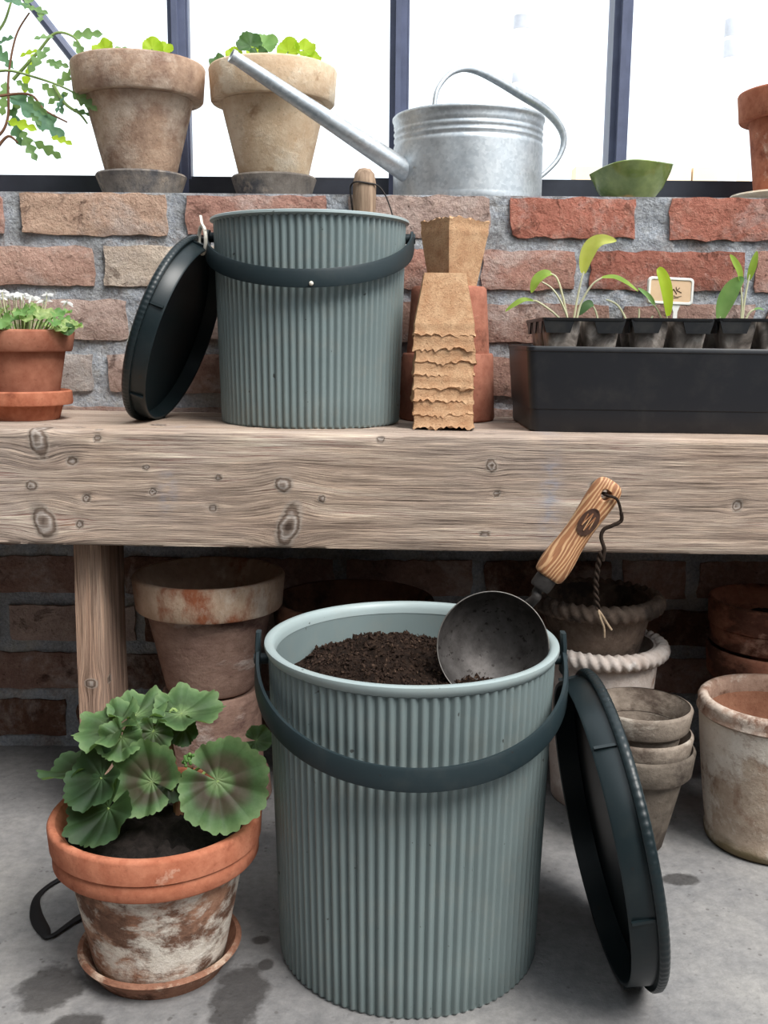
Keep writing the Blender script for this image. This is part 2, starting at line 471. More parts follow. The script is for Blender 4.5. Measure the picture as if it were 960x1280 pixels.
M['lime_leaf'] = leafmat('bright_lime_leaf', srgb(150, 186, 40), srgb(190, 214, 70), srgb(206, 236, 60), 0.55)
M['green_leaf'] = leafmat('mid_green_leaf', srgb(92, 136, 76), srgb(136, 172, 104), srgb(160, 200, 90), 0.35)
M['dark_leaf'] = leafmat('deep_green_leaf', srgb(56, 84, 52), srgb(84, 116, 70), srgb(110, 150, 60), 0.3)
M['mum_leaf'] = leafmat('feathery_green_leaf', srgb(78, 112, 80), srgb(132, 164, 112), srgb(170, 204, 110), 0.4)
M['mum_leaf_dark'] = leafmat('feathery_blue_green_leaf', srgb(62, 98, 84), srgb(98, 134, 112), srgb(140, 190, 110), 0.3)
M['variegated'] = leafmat('variegated_leaf', srgb(104, 142, 76), srgb(196, 208, 146), srgb(190, 220, 120), 0.35, 90)
M['sprout_leaf'] = leafmat('sprout_leaf', srgb(122, 160, 60), srgb(166, 194, 88), srgb(190, 220, 80), 0.45)
M['lime_tip'] = leafmat('yellow_lime_leaf', srgb(196, 212, 70), srgb(226, 232, 130), srgb(236, 244, 120), 0.5)
M['white_petal'] = leafmat('white_petal', srgb(226, 224, 224), srgb(244, 243, 242), srgb(250, 250, 250), 0.35)
M['pale_stem'] = plain('pale_sprout_stem', srgb(206, 204, 168), 0.5, 0, 0.3)
M['green_stem'] = plain('green_stem', srgb(134, 156, 92), 0.55)
M['brown_stem'] = plain('woody_brown_stem', srgb(124, 88, 66), 0.8)
M['tan_paper'] = plain('tan_paper_tag', srgb(214, 182, 150), 0.8, 0, 0.2, 0.06, 50)
M['white_plastic'] = plain('white_plastic_tag', srgb(228, 226, 222), 0.4, 0, 0.4, 0.04)
M['ink'] = plain('brown_ink', srgb(70, 46, 36), 0.8)
M['birch'] = plain('pale_bark', srgb(238, 234, 228), 0.9, 0, 0.1, 0.03, 6)
M['birch_mark'] = plain('grey_bark_scar', srgb(196, 198, 206), 0.9, 0, 0.1, 0.2, 9)
M['outdoor_ground'] = plain('pale_gravel', srgb(196, 192, 184), 0.95, 0, 0.1, 0.1, 3)
M['far_brick'] = plain('sunlit_tan_wall', srgb(236, 214, 186), 0.9, 0, 0.1, 0.06, 3)  # brick lightened in colour to stand in for overexposed daylight


# ------------------------------------------------------------------ mesh helpers
class MB:
    def __init__(self):
        self.v, self.f, self.uv = [], [], None

    def add(self, vs, fs):
        o = len(self.v)
        self.v += [tuple(p) for p in vs]
        self.f += [tuple(i + o for i in q) for q in fs]
        return self

    def box(self, x0, x1, y0, y1, z0, z1):
        vs = [(x, y, z) for z in (z0, z1) for y in (y0, y1) for x in (x0, x1)]
        return self.add(vs, [(0, 2, 3, 1), (4, 5, 7, 6), (0, 1, 5, 4), (2, 6, 7, 3), (0, 4, 6, 2), (1, 3, 7, 5)])

    def lathe(self, prof, n=64, rf=None, zf=None, close=True):
        """prof (r, z) points; a closed loop unless its ends lie on the axis"""
        rings = []
        vs = []
        for (r, z) in prof:
            if r < 1e-7:
                rings.append([len(vs)])
                vs.append((0, 0, z))
            else:
                ring = []
                for i in range(n):
                    a = TAU * i / n
                    rr = r if rf is None else rf(a, r, z)
                    zz = z if zf is None else zf(a, r, z)
                    ring.append(len(vs))
                    vs.append((rr * math.cos(a), rr * math.sin(a), zz))
                rings.append(ring)
        fs = []
        m = len(rings)
        pairs = [(i, i + 1) for i in range(m - 1)]
        if close and len(rings[0]) > 1 and len(rings[-1]) > 1:
            pairs.append((m - 1, 0))
        for a, b in pairs:
            A, B = rings[a], rings[b]
            for i in range(n):
                j = (i + 1) % n
                if len(A) == 1 and len(B) == 1:
                    continue
                if len(A) == 1:
                    fs.append((A[0], B[j], B[i]))
                elif len(B) == 1:
                    fs.append((A[i], A[j], B[0]))
                else:
                    fs.append((A[i], A[j], B[j], B[i]))
        return self.add(vs, fs)

    def tube(self, pts, rad, n=8, flat=1.0, up=None, caps=True):
        """rad: number or list; flat<1 squeezes the section across 'up'"""
        P = [Vector(p) for p in pts]
        if not isinstance(rad, (list, tuple)):
            rad = [rad] * len(P)
        vs, fs = [], []
        T0 = (P[1] - P[0]).normalized()
        u = Vector(up) if up is not None else (Vector((0, 0, 1)) if abs(T0.z) < 0.9 else Vector((1, 0, 0)))
        for i, p in enumerate(P):
            T = (P[min(i + 1, len(P) - 1)] - P[max(i - 1, 0)]).normalized()
            u = (u - T * u.dot(T))
            u = u.normalized() if u.length > 1e-6 else T.orthogonal().normalized()
            w = T.cross(u)
            for k_ in range(n):
                a = TAU * k_ / n
                vs.append(p + (u * math.cos(a) * flat + w * math.sin(a)) * rad[i])
        for i in range(len(P) - 1):
            for k_ in range(n):
                j = (k_ + 1) % n
                fs.append((i * n + k_, i * n + j, (i + 1) * n + j, (i + 1) * n + k_))
        if caps:
            fs.append(tuple(range(n))[::-1])
            fs.append(tuple((len(P) - 1) * n + q for q in range(n)))
        return self.add(vs, fs)

    def strap(self, pts, widths, thick, normals):
        """flat band: widths along 'normals[i][1]', thickness along 'normals[i][0]'"""
        vs, fs = [], []
        for p, w, (nn, ww) in zip(pts, widths, normals):
            p, nn, ww = Vector(p), Vector(nn), Vector(ww)
            for a, b in ((-1, -.72), (-1, .72), (-.6, 1), (.6, 1), (1, .72), (1, -.72), (.6, -1), (-.6, -1)):
                vs.append(p + nn * a * thick / 2 + ww * b * w / 2)
        n = 8
        m = len(pts)
        for i in range(m - 1):
            for q in range(n):
                j = (q + 1) % n
                fs.append((i * n + q, i * n + j, (i + 1) * n + j, (i + 1) * n + q))
        fs.append(tuple(range(n))[::-1])
        fs.append(tuple((m - 1) * n + q for q in range(n)))
        return self.add(vs, fs)

    def ball(self, c, r, n=8, m=5):
        prof = [(max(0, r * math.sin(PI * i / m)) if 0 < i < m else 0, -r * math.cos(PI * i / m)) for i in range(m + 1)]
        t = MB().lathe(prof, n)
        return self.add([(x + c[0], y + c[1], z + c[2]) for x, y, z in t.v], t.f)

    def move(self, mat):
        self.v = [tuple(mat @ Vector(p)) for p in self.v]
        return self

    def build(self, name, mat, parent=None, smooth=35, attrs=None):
        me = bpy.data.meshes.new(name)
        me.from_pydata(self.v, [], self.f)
        if self.uv is not None:
            L = me.uv_layers.new(name='UVMap')
            li = np.empty(len(me.loops), dtype=np.int32)
            me.loops.foreach_get('vertex_index', li)
            L.data.foreach_set('uv', np.array(self.uv, dtype=np.float32)[li].ravel())
        if attrs:
            for an, av in attrs.items():
                at_ = me.attributes.new(an, 'FLOAT', 'POINT')
                at_.data.foreach_set('value', np.asarray(av, dtype=np.float32))
        if mat is not None:
            me.materials.append(mat)
        me.polygons.foreach_set('use_smooth', [bool(smooth)] * len(me.polygons))
        me.validate()
        if smooth and smooth < 180:
            me.set_sharp_from_angle(angle=R(smooth))
        me.update()
        o = bpy.data.objects.new(name, me)
        COL.objects.link(o)
        if parent is not None:
            o.parent = parent
        return o


def tag(o, label, cat, group=None, kind=None):
    o['label'] = label
    o['category'] = cat
    if group:
        o['group'] = group
    if kind:
        o['kind'] = kind
    return o


def thing(name, label, cat, loc=(0, 0, 0), rot=(0, 0, 0), group=None):
    o = bpy.data.objects.new(name, None)
    o.empty_display_size = 0.03
    COL.objects.link(o)
    o.location = loc
    o.rotation_euler = rot
    return tag(o, label, cat, group)


def structure(o):
    o['kind'] = 'structure'
    return o


def copy_tree(o, parent=None):
    c = o.copy()
    COL.objects.link(c)
    if parent is not None:
        c.parent = parent
    for ch in list(o.children):
        copy_tree(ch, c)
    return c


def spline(pts, n=8):
    """Catmull-Rom through the points"""
    P = [Vector(p) for p in pts]
    out = []
    for i in range(len(P) - 1):
        p0, p1, p2, p3 = P[max(i - 1, 0)], P[i], P[i + 1], P[min(i + 2, len(P) - 1)]
        for s in range(n):
            t = s / n
            out.append(0.5 * ((2 * p1) + (p2 - p0) * t + (2 * p0 - 5 * p1 + 4 * p2 - p3) * t * t + (3 * p1 - p0 - 3 * p2 + p3) * t ** 3))
    out.append(P[-1])
    return out


def wob(seed, amp, zs=3.0):
    """slightly hand-thrown radius"""
    def f(a, r, z):
        return r * (1 + amp * mnoise.noise(Vector((math.cos(a) * 1.3 + seed, math.sin(a) * 1.3, z * 10 * zs / 3))))
    return f


def place_axis(origin, zaxis, xhint):
    z = Vector(zaxis).normalized()
    x = Vector(xhint)
    x = (x - z * x.dot(z)).normalized()
    y = z.cross(x)
    m = Matrix((x, y, z)).transposed().to_4x4()
    m.translation = Vector(origin)
    return m


# ------------------------------------------------------------------ floor, ground
fl = MB().box(-1.6, 1.6, -2.2, 1.64, -0.12, 0.0).build('floor', M['concrete'], smooth=0)
structure(fl)
gd = MB().box(-14, 14, -14, 14, -0.20, -0.13).build('ground', M['outdoor_ground'], smooth=0)
structure(gd)

# ------------------------------------------------------------------ back wall: mortar core with single bricks
WY = 1.632            # mortar face
SILL = 0.906


def core_wall():
    mb = MB()
    nx, nz = 330, 150
    x0, x1 = -1.15, 1.15
    vs = []
    for j in range(nz + 1):
        z = SILL * j / nz
        for i in range(nx + 1):
            x = x0 + (x1 - x0) * i / nx
            h = 0.0042 * mnoise.noise(Vector((x * 26, z * 26, 1.0))) + 0.0032 * mnoise.noise(Vector((x * 85, z * 85, 4.0)))
            if j == nz:
                h = 0
            vs.append((x, WY - h, z))
    fs = [(j * (nx + 1) + i, j * (nx + 1) + i + 1, (j + 1) * (nx + 1) + i + 1, (j + 1) * (nx + 1) + i) for j in range(nz) for i in range(nx)]
    mb.add(vs, fs)
    b = MB().box(x0, x1, WY + 0.006, 1.98, 0, SILL - 0.0005)
    mb.add(b.v, b.f)
    return mb


wall = structure(core_wall().build('wall_back', M['mortar'], smooth=180))


def brick_mesh(w, h, seed, proud):
    """front face a chipped, uneven grid; four cheeks run back into the mortar"""
    rnd = random.Random(seed)
    nx, nz = max(6, int(w / 0.014)), 6
    vs, fs = [], []
    for j in range(nz + 1):
        for i in range(nx + 1):
            u, t = i / nx, j / nz
            x, z = (u - 0.5) * w, (t - 0.5) * h
            e = min(min(i, nx - i) * w / nx, min(j, nz - j) * h / nz)
            n1 = mnoise.noise(Vector((x * 45 + seed * 3.1, z * 45, seed)))
            n2 = mnoise.noise(Vector((x * 120 + seed, z * 120, 2.0 + seed)))
            y = -proud + 0.0024 * n1 + 0.0014 * n2
            if e < 1e-6:
                y += 0.0016 + 0.0025 * n2
                if i in (0, nx):
                    x += (0.0055 * n1 - 0.0015) * (1 if i else -1)
                if j in (0, nz):
                    z += (0.0046 * n1 - 0.001) * (1 if j else -1)
                if i in (0, nx) and j in (0, nz):
                    x *= 1 - 0.0025 / w * rnd.random()
                    z *= 1 - 0.004 / h * rnd.random()
            vs.append((x, y, z))
    W1 = nx + 1
    fs = [(j * W1 + i, j * W1 + i + 1, (j + 1) * W1 + i + 1, (j + 1) * W1 + i) for j in range(nz) for i in range(nx)]
    loop = [i for i in range(nx + 1)] + [j * W1 + nx for j in range(1, nz + 1)] + [nz * W1 + i for i in range(nx - 1, -1, -1)] + [j * W1 for j in range(nz - 1, 0, -1)]
    o = len(vs)
    vs += [(vs[q][0], 0.02, vs[q][2]) for q in loop]
    m = len(loop)
    fs += [(loop[q], o + q, o + (q + 1) % m, loop[(q + 1) % m]) for q in range(m)]
    fs.append(tuple(o + q for q in range(m)))
    return MB().add(vs, fs)


# unseen walls added to block low light: one behind the viewer, one each side
k = NT('grey_plaster')
k.bump(k.noise(k.coord(), 60, 5), 0.5, 0.003)
M['plaster'] = k.out(k.ramp(k.noise(k.coord(), 3, 6), (0.3, srgb(74, 70, 68)), (0.7, srgb(98, 92, 88))), 0.95, 0, 0.1)  # kept dark so the added walls bounce little light
structure(MB().box(-1.6, 1.6, -1.8, -1.65, 0, 2.3).build('blocker_wall_front', M['plaster'], smooth=0))
structure(MB().box(-1.06, -0.955, -1.85, 1.62, 0, 2.5).build('blocker_wall_left', M['plaster'], smooth=0))
structure(MB().box(1.48, 1.6, -1.85, 1.62, 0, 0.92).build('blocker_wall_right', M['plaster'], smooth=0))

brng = random.Random(11)
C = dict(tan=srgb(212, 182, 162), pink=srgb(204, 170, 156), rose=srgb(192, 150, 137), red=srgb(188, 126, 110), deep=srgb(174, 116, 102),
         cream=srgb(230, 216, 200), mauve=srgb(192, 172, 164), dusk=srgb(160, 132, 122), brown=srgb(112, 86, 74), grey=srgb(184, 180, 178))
# (left x, right x, colour) of the bricks that can be told apart; the rest of each course is filled in
rows = {
    0: [(-0.82, -0.593, 'rose'), (-0.569, -0.339, 'tan'), (-0.311, -0.093, 'rose'), (-0.062, 0.163, 'mauve'), (0.190, 0.386, 'red'), (0.438, 0.66, 'red')],
    1: [(-0.68, -0.456, 'pink'), (-0.441, -0.236, 'cream'), (-0.215, 0.0, 'pink'), (0.02, 0.13, 'rose'), (0.150, 0.297, 'rose'), (0.318, 0.559, 'deep'), (0.576, 0.79, 'rose')],
    2: [(-0.62, -0.406, 'mauve'), (-0.335, -0.13, 'mauve'), (-0.11, 0.10, 'pink'), (0.15, 0.352, 'dusk'), (0.372, 0.58, 'dusk')],
    3: [(-0.69, -0.463, 'grey'), (-0.442, -0.36, 'mauve'), (-0.335, -0.20, 'dusk'), (-0.18, 0.03, 'dusk'), (0.05, 0.26, 'dusk')],
    4: [(-0.60, -0.40, 'dusk'), (-0.37, -0.22, 'mauve'), (-0.2, 0.02, 'brown')],
}
tops = [0.9058, 0.826, 0.744, 0.660, 0.577, 0.495, 0.413, 0.331, 0.249, 0.167, 0.085]
for ri, top in enumerate(tops):
    h = 0.0635 if ri < 10 else 0.066
    todo = list(rows.get(ri, []))
    x = todo[0][0] if todo else -0.98 + (0.11 if ri % 2 else 0.0)
    if todo:                       # fill to the left
        q = x - 0.018
        while q > -1.0:
            w = brng.uniform(0.19, 0.225)
            todo.append((q - w, q, brng.choice(['rose', 'pink', 'dusk'])))
            q -= w + 0.018
        q = rows[ri][-1][1] + 0.02
    else:
        q = x
    while q < 0.98:
        w = brng.choice([0.21, 0.215, 0.20, 0.105, 0.22])
        todo.append((q, q + w, brng.choice(['brown', 'dusk', 'dusk', 'brown', 'mauve'] if ri > 4 else ['rose', 'dusk', 'deep', 'pink'])))  # courses under the bench picked darker, painting in some of its shade
        q += w + brng.uniform(0.014, 0.024)
    for (a, b, cn) in todo:
        s = len(bpy.data.objects)
        hh = h + brng.uniform(-0.003, 0.002)
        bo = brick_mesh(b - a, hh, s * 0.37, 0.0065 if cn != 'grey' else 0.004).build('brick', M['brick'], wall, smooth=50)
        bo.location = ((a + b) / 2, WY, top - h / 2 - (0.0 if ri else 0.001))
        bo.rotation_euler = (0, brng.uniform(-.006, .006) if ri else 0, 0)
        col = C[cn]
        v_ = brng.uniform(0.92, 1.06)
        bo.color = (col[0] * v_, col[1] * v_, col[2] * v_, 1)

# ------------------------------------------------------------------ windows: four glazed bays between steel mullions
YW = 1.86
MX = [-1.12, -0.361, 0.018, 0.399, 1.12]
ZT = 1.75
for n_ in range(4):
    a, b = MX[n_], MX[n_ + 1]
    w = bpy.data.objects.new('window_%d' % (n_ + 1), None)
    COL.objects.link(w)
    w.location = ((a + b) / 2, YW, SILL)
    structure(w)
    hw = (b - a) / 2
    MB().box(-hw, hw, 0.016, 0.020, 0.04, ZT - SILL).build('pane', M['glass'], w, smooth=0)
    fr_ = MB()
    fr_.box(-hw, hw, -0.012, 0.030, 0.0, 0.052)
    fr_.box(-hw, hw, -0.004, 0.012, 0.052, 0.058)
    fr_.box(-hw, hw, -0.012, 0.030, ZT - SILL - 0.04, ZT - SILL)
    fr_.build('frame_rail', M['frame_dark'], w, smooth=0)
    if n_ == 0:
        MB().tube([(-0.005 - hw + 0.30 + 0.21, -0.03, 0.348), (-0.005 + hw - 0.01, -0.022, 0.045)], 0.0085, 8).build('stay_bar', M['frame'], w)
for n_, xm in enumerate(MX):
    t_ = MB()
    t_.box(-0.015, 0.015, -0.016, 0.032, 0, ZT - SILL)
    t_.box(-0.005, 0.004, -0.034, -0.016, 0, ZT - SILL)
    t_.box(0.0155, 0.0185, -0.008, 0.012, 0.0, ZT - SILL)
    o = t_.build('trim_%d' % (n_ + 1), M['frame'], smooth=0)
    o.location = (xm, YW, SILL)
    structure(o)

# ------------------------------------------------------------------ outside: two pale trunks and a low wall
for (x, y, hgt, marks, lab) in ((1.93, 6.0, 4.6, ((2.36, 2.45), (2.47, 2.56)), 'pale trunk with grey scars outside the fourth pane'),
                                (0.76, 6.0, 4.6, ((2.22, 2.27), (2.50, 2.57)), 'faint pale trunk outside the pane above the watering can')):
    t = thing('tree_trunk', lab, 'tree', (x, y, -0.13), group='pale trunks outside')
    MB().tube([(0, 0, 0), (0.01, 0, 1.2), (-0.02, 0, 2.4), (0.0, 0, hgt)], [0.07, 0.055, 0.047, 0.035], 14).build('bark', M['birch'], t)
    for za, zb in marks:
        MB().tube([(-.019, 0, za), (-0.018, 0, zb)], 0.0487, 14).build('bark_scar', M['birch_mark'], t)
t = thing('garden_wall', 'low tan garden wall far outside behind the green bowl', 'wall', (2.12, 8.4, -0.13))
for i in range(6):
    for j in range(4):
        MB().box(-0.69 + i * 0.23 + (j % 2) * 0.05, -0.475 + i * 0.23 + (j % 2) * 0.05, -0.1, 0.1, j * 0.54, j * 0.54 + 0.525).build('stone', M['far_brick'], t, smooth=0)

# ------------------------------------------------------------------ the timber bench
BZ = 0.567            # bench top at x = 0; the top falls slightly to the right
BS = -0.006


def bz(x):
    return BZ + BS * x


def timber(length, height, depth, knots, paint=(), step=0.005, edge=0.006, axis='x', seed=0, rough=0.0016):
    """sawn timber along x; front at y = 0, top at z = 0. Grain flows round the knots (x, z, rx, rz, tilt, hollow)."""
    sec = []
    nf, nt = max(6, int(height / 0.0045)), max(4, int(depth / 0.012))
    for i in range(nf + 1):
        sec.append((0.0, -height + height * i / nf))
    for i in range(1, nt + 1):
        sec.append((depth * i / nt, 0.0))
    for i in range(1, 5):
        sec.append((depth, -height * i / 4))
    for i in range(1, nt):
        sec.append((depth * (1 - i / nt), -height))
    m = len(sec)
    n = int(length / step)
    vs, grain, knot, ring, pnt = [], [], [], [], []
    for i in range(n + 1):
        x = -length / 2 + length * i / n
        for (y, z) in sec:
            # rounded, worn arrises
            yy, zz = y, z
            if y < edge and z > -edge:
                a, b = edge - y, z + edge
                d = math.hypot(a, b)
                if d > edge:
                    yy, zz = edge - a * edge / d, -edge + b * edge / d
            if y < edge and z < -height + edge:
                a, b = edge - y, -height + edge - z
                d = math.hypot(a, b)
                if d > edge:
                    yy, zz = edge - a * edge / d, -height + edge - b * edge / d
            s = z - y * 1.0
            g = s + 0.0030 * mnoise.noise(Vector((x * 1.8 + seed, s * 8, 1.0))) + 0.0006 * mnoise.noise(Vector((x * 8, s * 30, seed)))
            kk, rr = 0.0, 0.0
            push = 0.0
            for (kx, kz, rx, rz, tl, hol) in knots:
                dx, dz = x - kx, s - kz
                if abs(dx) > 7 * rx + .02 or abs(dz) > 6 * rz + .02:
                    continue
                ct, st = math.cos(tl), math.sin(tl)
                ax, az = (dx * ct + dz * st) / rx, (-dx * st + dz * ct) / rz
                d = math.sqrt(ax * ax + az * az) + 0.34 * mnoise.noise(Vector((x * 62, s * 62, 3.0))) + 0.14 * mnoise.noise(Vector((x * 170, s * 170, 3.0)))
                f = math.exp(-0.5 * (dx / (2.2 * rx)) ** 2)
                g -= dz * f * 0.6 * math.exp(-0.5 * (dz / (1.3 * rz)) ** 2)
                c = max(0.0, min(1.0, 1.0 - d * 0.55 + 0.15)) if not hol else max(0.0, min(1.0, 1.12 - d * 0.5))
                if not hol:
                    c = min(c, 0.86)
                if c > kk:
                    kk, rr = c, d
                push += (0.0022 if not hol else -0.0035) * math.exp(-d * d * 0.8) - 0.0009 * math.exp(-((d - 1.25) * 3.5) ** 2)
            w = rough * (mnoise.noise(Vector((x * 6, g * 210, seed))) + 0.7 * mnoise.noise(Vector((x * 14, g * 480, seed + 3))))
            if y < 1e-6:
                yy -= w + push
            else:
                zz += w * 0.7
            zz += 0.0012 * mnoise.noise(Vector((x * 5, y * 5, seed + 7)))
            pv = 0.0
            for (px_, pz, prx, prz) in paint:
                q = ((x - px_) / prx) ** 2 + ((s - pz) / prz) ** 2
                pv = max(pv, math.exp(-q))
            vs.append((x, yy, zz))
            grain.append(g)
            knot.append(kk)
            ring.append(rr)
            pnt.append(pv)
    fs = []
    for i in range(n):
        for q in range(m):
            j = (q + 1) % m
            fs.append((i * m + q, (i + 1) * m + q, (i + 1) * m + j, i * m + j))
    fs.append(tuple(range(m)))
    fs.append(tuple(n * m + q for q in range(m))[::-1])
    return MB().add(vs, fs), dict(grain=grain, knot=knot, ring=ring, paint=pnt)


bench = thing('bench', 'rough weathered timber bench against the brick wall, thick knotted front beam', 'bench', (0, 1.29, BZ),
              (0, -math.atan(BS), 0))
knots = [  # x, depth below the top edge, radii, tilt, hollow/dark
    (-0.442, -0.012, .010, .022, 0.25, 0), (-0.438, -0.118, .012, .021, 0.45, 0), (-0.452, -0.072, .007, .006, 0, 0),
    (-0.400, -0.040, .007, .0055, 0, 1), (-0.366, -0.010, .005, .004, 0, 1), (-0.383, -0.088, .005, .005, 0, 1),
    (-0.392, -0.122, .0045, .005, 0, 1), (-0.304, -0.046, .005, .004, 0, 0), (-0.297, -0.078, .0045, .005, 0, 1),
    (-0.212, -0.058, .005, .004, 0, 0), (-0.220, -0.098, .005, .005, 0, 1), (-0.128, -0.066, .010, .009, 0, 0),
    (-0.122, -0.120, .013, .026, -0.35, 0), (-0.079, -0.084, .0045, .005, 0, 0), (-0.005, -0.006, .005, .004, 0, 1),
    (0.137, -0.037, .006, .008, 0.4, 0), (0.145, -0.074, .004, .004, 0, 1), (0.131, -0.126, .008, .003, 0, 0),
    (0.455, -0.086, .006, .007, 0, 1), (0.275, -0.058, .011, .006, 0.3, 0), (-0.60, -0.06, .012, .012, 0, 0), (0.70, -0.05, .012, .012, 0, 1),
]
mb, at_ = timber(1.88, 0.151, 0.075, knots, ((-0.278, -0.075, .010, .026), (0.214, -0.075, .012, .055)))
mb.build('front_beam', M['bench_wood'], bench, smooth=60, attrs=at_)
for i, (y0, dp) in enumerate(((0.077, 0.125), (0.204, 0.128))):
    mb, at_ = timber(1.88, 0.032, dp, [(-.31 + .5 * i, -0.02, .01, .01, 0, 0)], step=0.012, edge=0.003, seed=5 + i)
    o = mb.build('top_plank', M['bench_wood'], bench, smooth=60, attrs=at_)
    o.location = (0, y0, 0)


def leg_mesh(seed):
    mb, at_ = timber(0.55, 0.039, 0.115, [(0.06, -.02, .006, .008, 0, 0)], step=0.006, edge=0.003, seed=seed, rough=0.0012)
    return mb, at_


for i, (lx, ly) in enumerate(((-0.3975, 0.045), (0.80, 0.045))):
    mb, at_ = leg_mesh(20 + i)
    o = mb.build('leg', M['leg_wood'], bench, smooth=60, attrs=at_)
    # stand the timber upright: its length along z, its 'front' towards the room
    o.matrix_parent_inverse = Matrix()
    tilt = Matrix.Rotation(math.atan(BS), 4, 'Y')
    ztop = -0.036
    m_ = Matrix(((0, 0, 1, lx + 0.0195), (0, 1, 0, ly), (-1, 0, 0, -BZ + 0.275), (0, 0, 0, 1)))
    o.matrix_local = m_


# ------------------------------------------------------------------ pots and saucers
def pot_parts(t, rb, rt, h, rim_h, lip, thick, body_m, rim_m, seed=0, wobble=0.006, n=64, inner_m=None, hole=True, rim_round=0.004, double=False):
    """tapered clay pot standing on z = 0 with a raised rim band"""
    zr = h - rim_h
    rr = rb + (rt - lip - rb) * zr / h
    f = wob(seed, wobble)
    prof = [(0.008 if hole else 0, 0.004), (rb * 0.86, 0.003), (rb - 0.003, 0.0), (rb, 0.004)]
    for i in range(1, 9):
        q = i / 8
        prof.append((rb + (rr - rb) * q, 0.004 + (zr - 0.004) * q))
    prof += [(rr - thick, zr)]
    for i in range(7, -1, -1):
        q = i / 8
        prof.append((rb - thick + (rr - rb) * q, max(thick, 0.004 + (zr - 0.004) * q)))
    prof += [(0.008 if hole else 0, thick)]
    b = MB().lathe(prof, n, f).build('body', body_m, t, smooth=50)
    c = rim_round
    ro, ri = rt, rr - thick
    prof = [(rr - 0.0005, zr + 0.0005), (ro - 0.004 - c * 0.5, zr), (ro - 0.004, zr + c * 0.6)]
    if double:
        zm = zr + rim_h * 0.42
        prof += [(ro - 0.004, zm - 0.0015), (ro - 0.0052, zm), (ro - 0.0015, zm + 0.001)]
    else:
        prof += [(ro - 0.002, zr + rim_h * 0.5)]
    prof += [(ro, h - c), (ro - c * 0.4, h - c * 0.25), (ro - c, h), (ro - thick + c * .3, h - 0.0005), (ro - thick - 0.001, h - c),
             (ri + 0.002, zr + rim_h * 0.45), (ri, zr + 0.001)]
    r_ = MB().lathe(prof, n, f).build('rim', rim_m, t, smooth=50)
    if inner_m:
        pass
    return b, r_


def rolled_pot_parts(t, rb, rt, h, rim_h, thick, body_m, rim_m, seed=0, wobble=0.01, n=72):
    """hand-made pot: almost straight wall, soft rounded rim"""
    f = wob(seed, wobble)
    zr = h - rim_h
    rr = rb + (rt - rb) * 0.9
    prof = [(0, 0.003), (rb - 0.006, 0.0), (rb, 0.005), (rb + 0.002, 0.016), (rb - 0.0005, 0.020)]
    for i in range(1, 10):
        q = i / 9
        prof.append((rb + (rr - rb) * (q ** 0.8), 0.02 + (zr - 0.02) * q))
    prof.append((rr - thick, zr))
    for i in range(8, -1, -1):
        q = i / 9
        prof.append((rb - thick + (rr - rb) * (q ** 0.8), max(thick, 0.02 + (zr - 0.02) * q)))
    prof.append((0, thick))
    b = MB().lathe(prof, n, f).build('body', body_m, t, smooth=50)
    b.data.materials.append(M['clay_inner'])          # the unweathered inside
    for q in range(14 * n, len(b.data.polygons)):
        b.data.polygons[q].material_index = 1
    prof = [(rr - 0.0008, zr), (rr + 0.003, zr + 0.003), (rt - 0.001, zr + rim_h * .45), (rt, zr + rim_h * 0.7), (rt - 0.002, h - 0.003), (rt - 0.006, h), (rt - thick + 0.001, h - 0.001),
            (rt - thick - 0.003, h - 0.007), (rr - thick, zr)]
    MB().lathe(prof, n, f).build('rim', rim_m, t, smooth=50)


def saucer(name, label, loc, rb, rt, h, mat, seed=0, thick=0.006, step=False, group=None, cat='saucer'):
    f = wob(seed, 0.008)
    if step:
        prof = [(0, 0.0), (rb, 0.0), (rb + (rt - rb) * .45 - .003, h * 0.50), (rt - 0.001, h * 0.52), (rt, h * 0.6), (rt - 0.001, h - 0.002), (rt - 0.004, h),
                (rt - thick - .002, h - 0.003), (rb - 0.002, thick), (0, thick)]
    else:
        prof = [(0, 0.0), (rb, 0.0), (rb + (rt - rb) * .35, h * 0.35), (rt, h - 0.003), (rt - 0.002, h), (rt - thick + 0.001, h), (rt - thick - 0.002, h - 0.004), (rb - 0.003, thick), (0, thick)]
    o = MB().lathe(prof, 72, f).build(name, mat, None, smooth=50)
    o.location = loc
    return tag(o, label, cat, group)


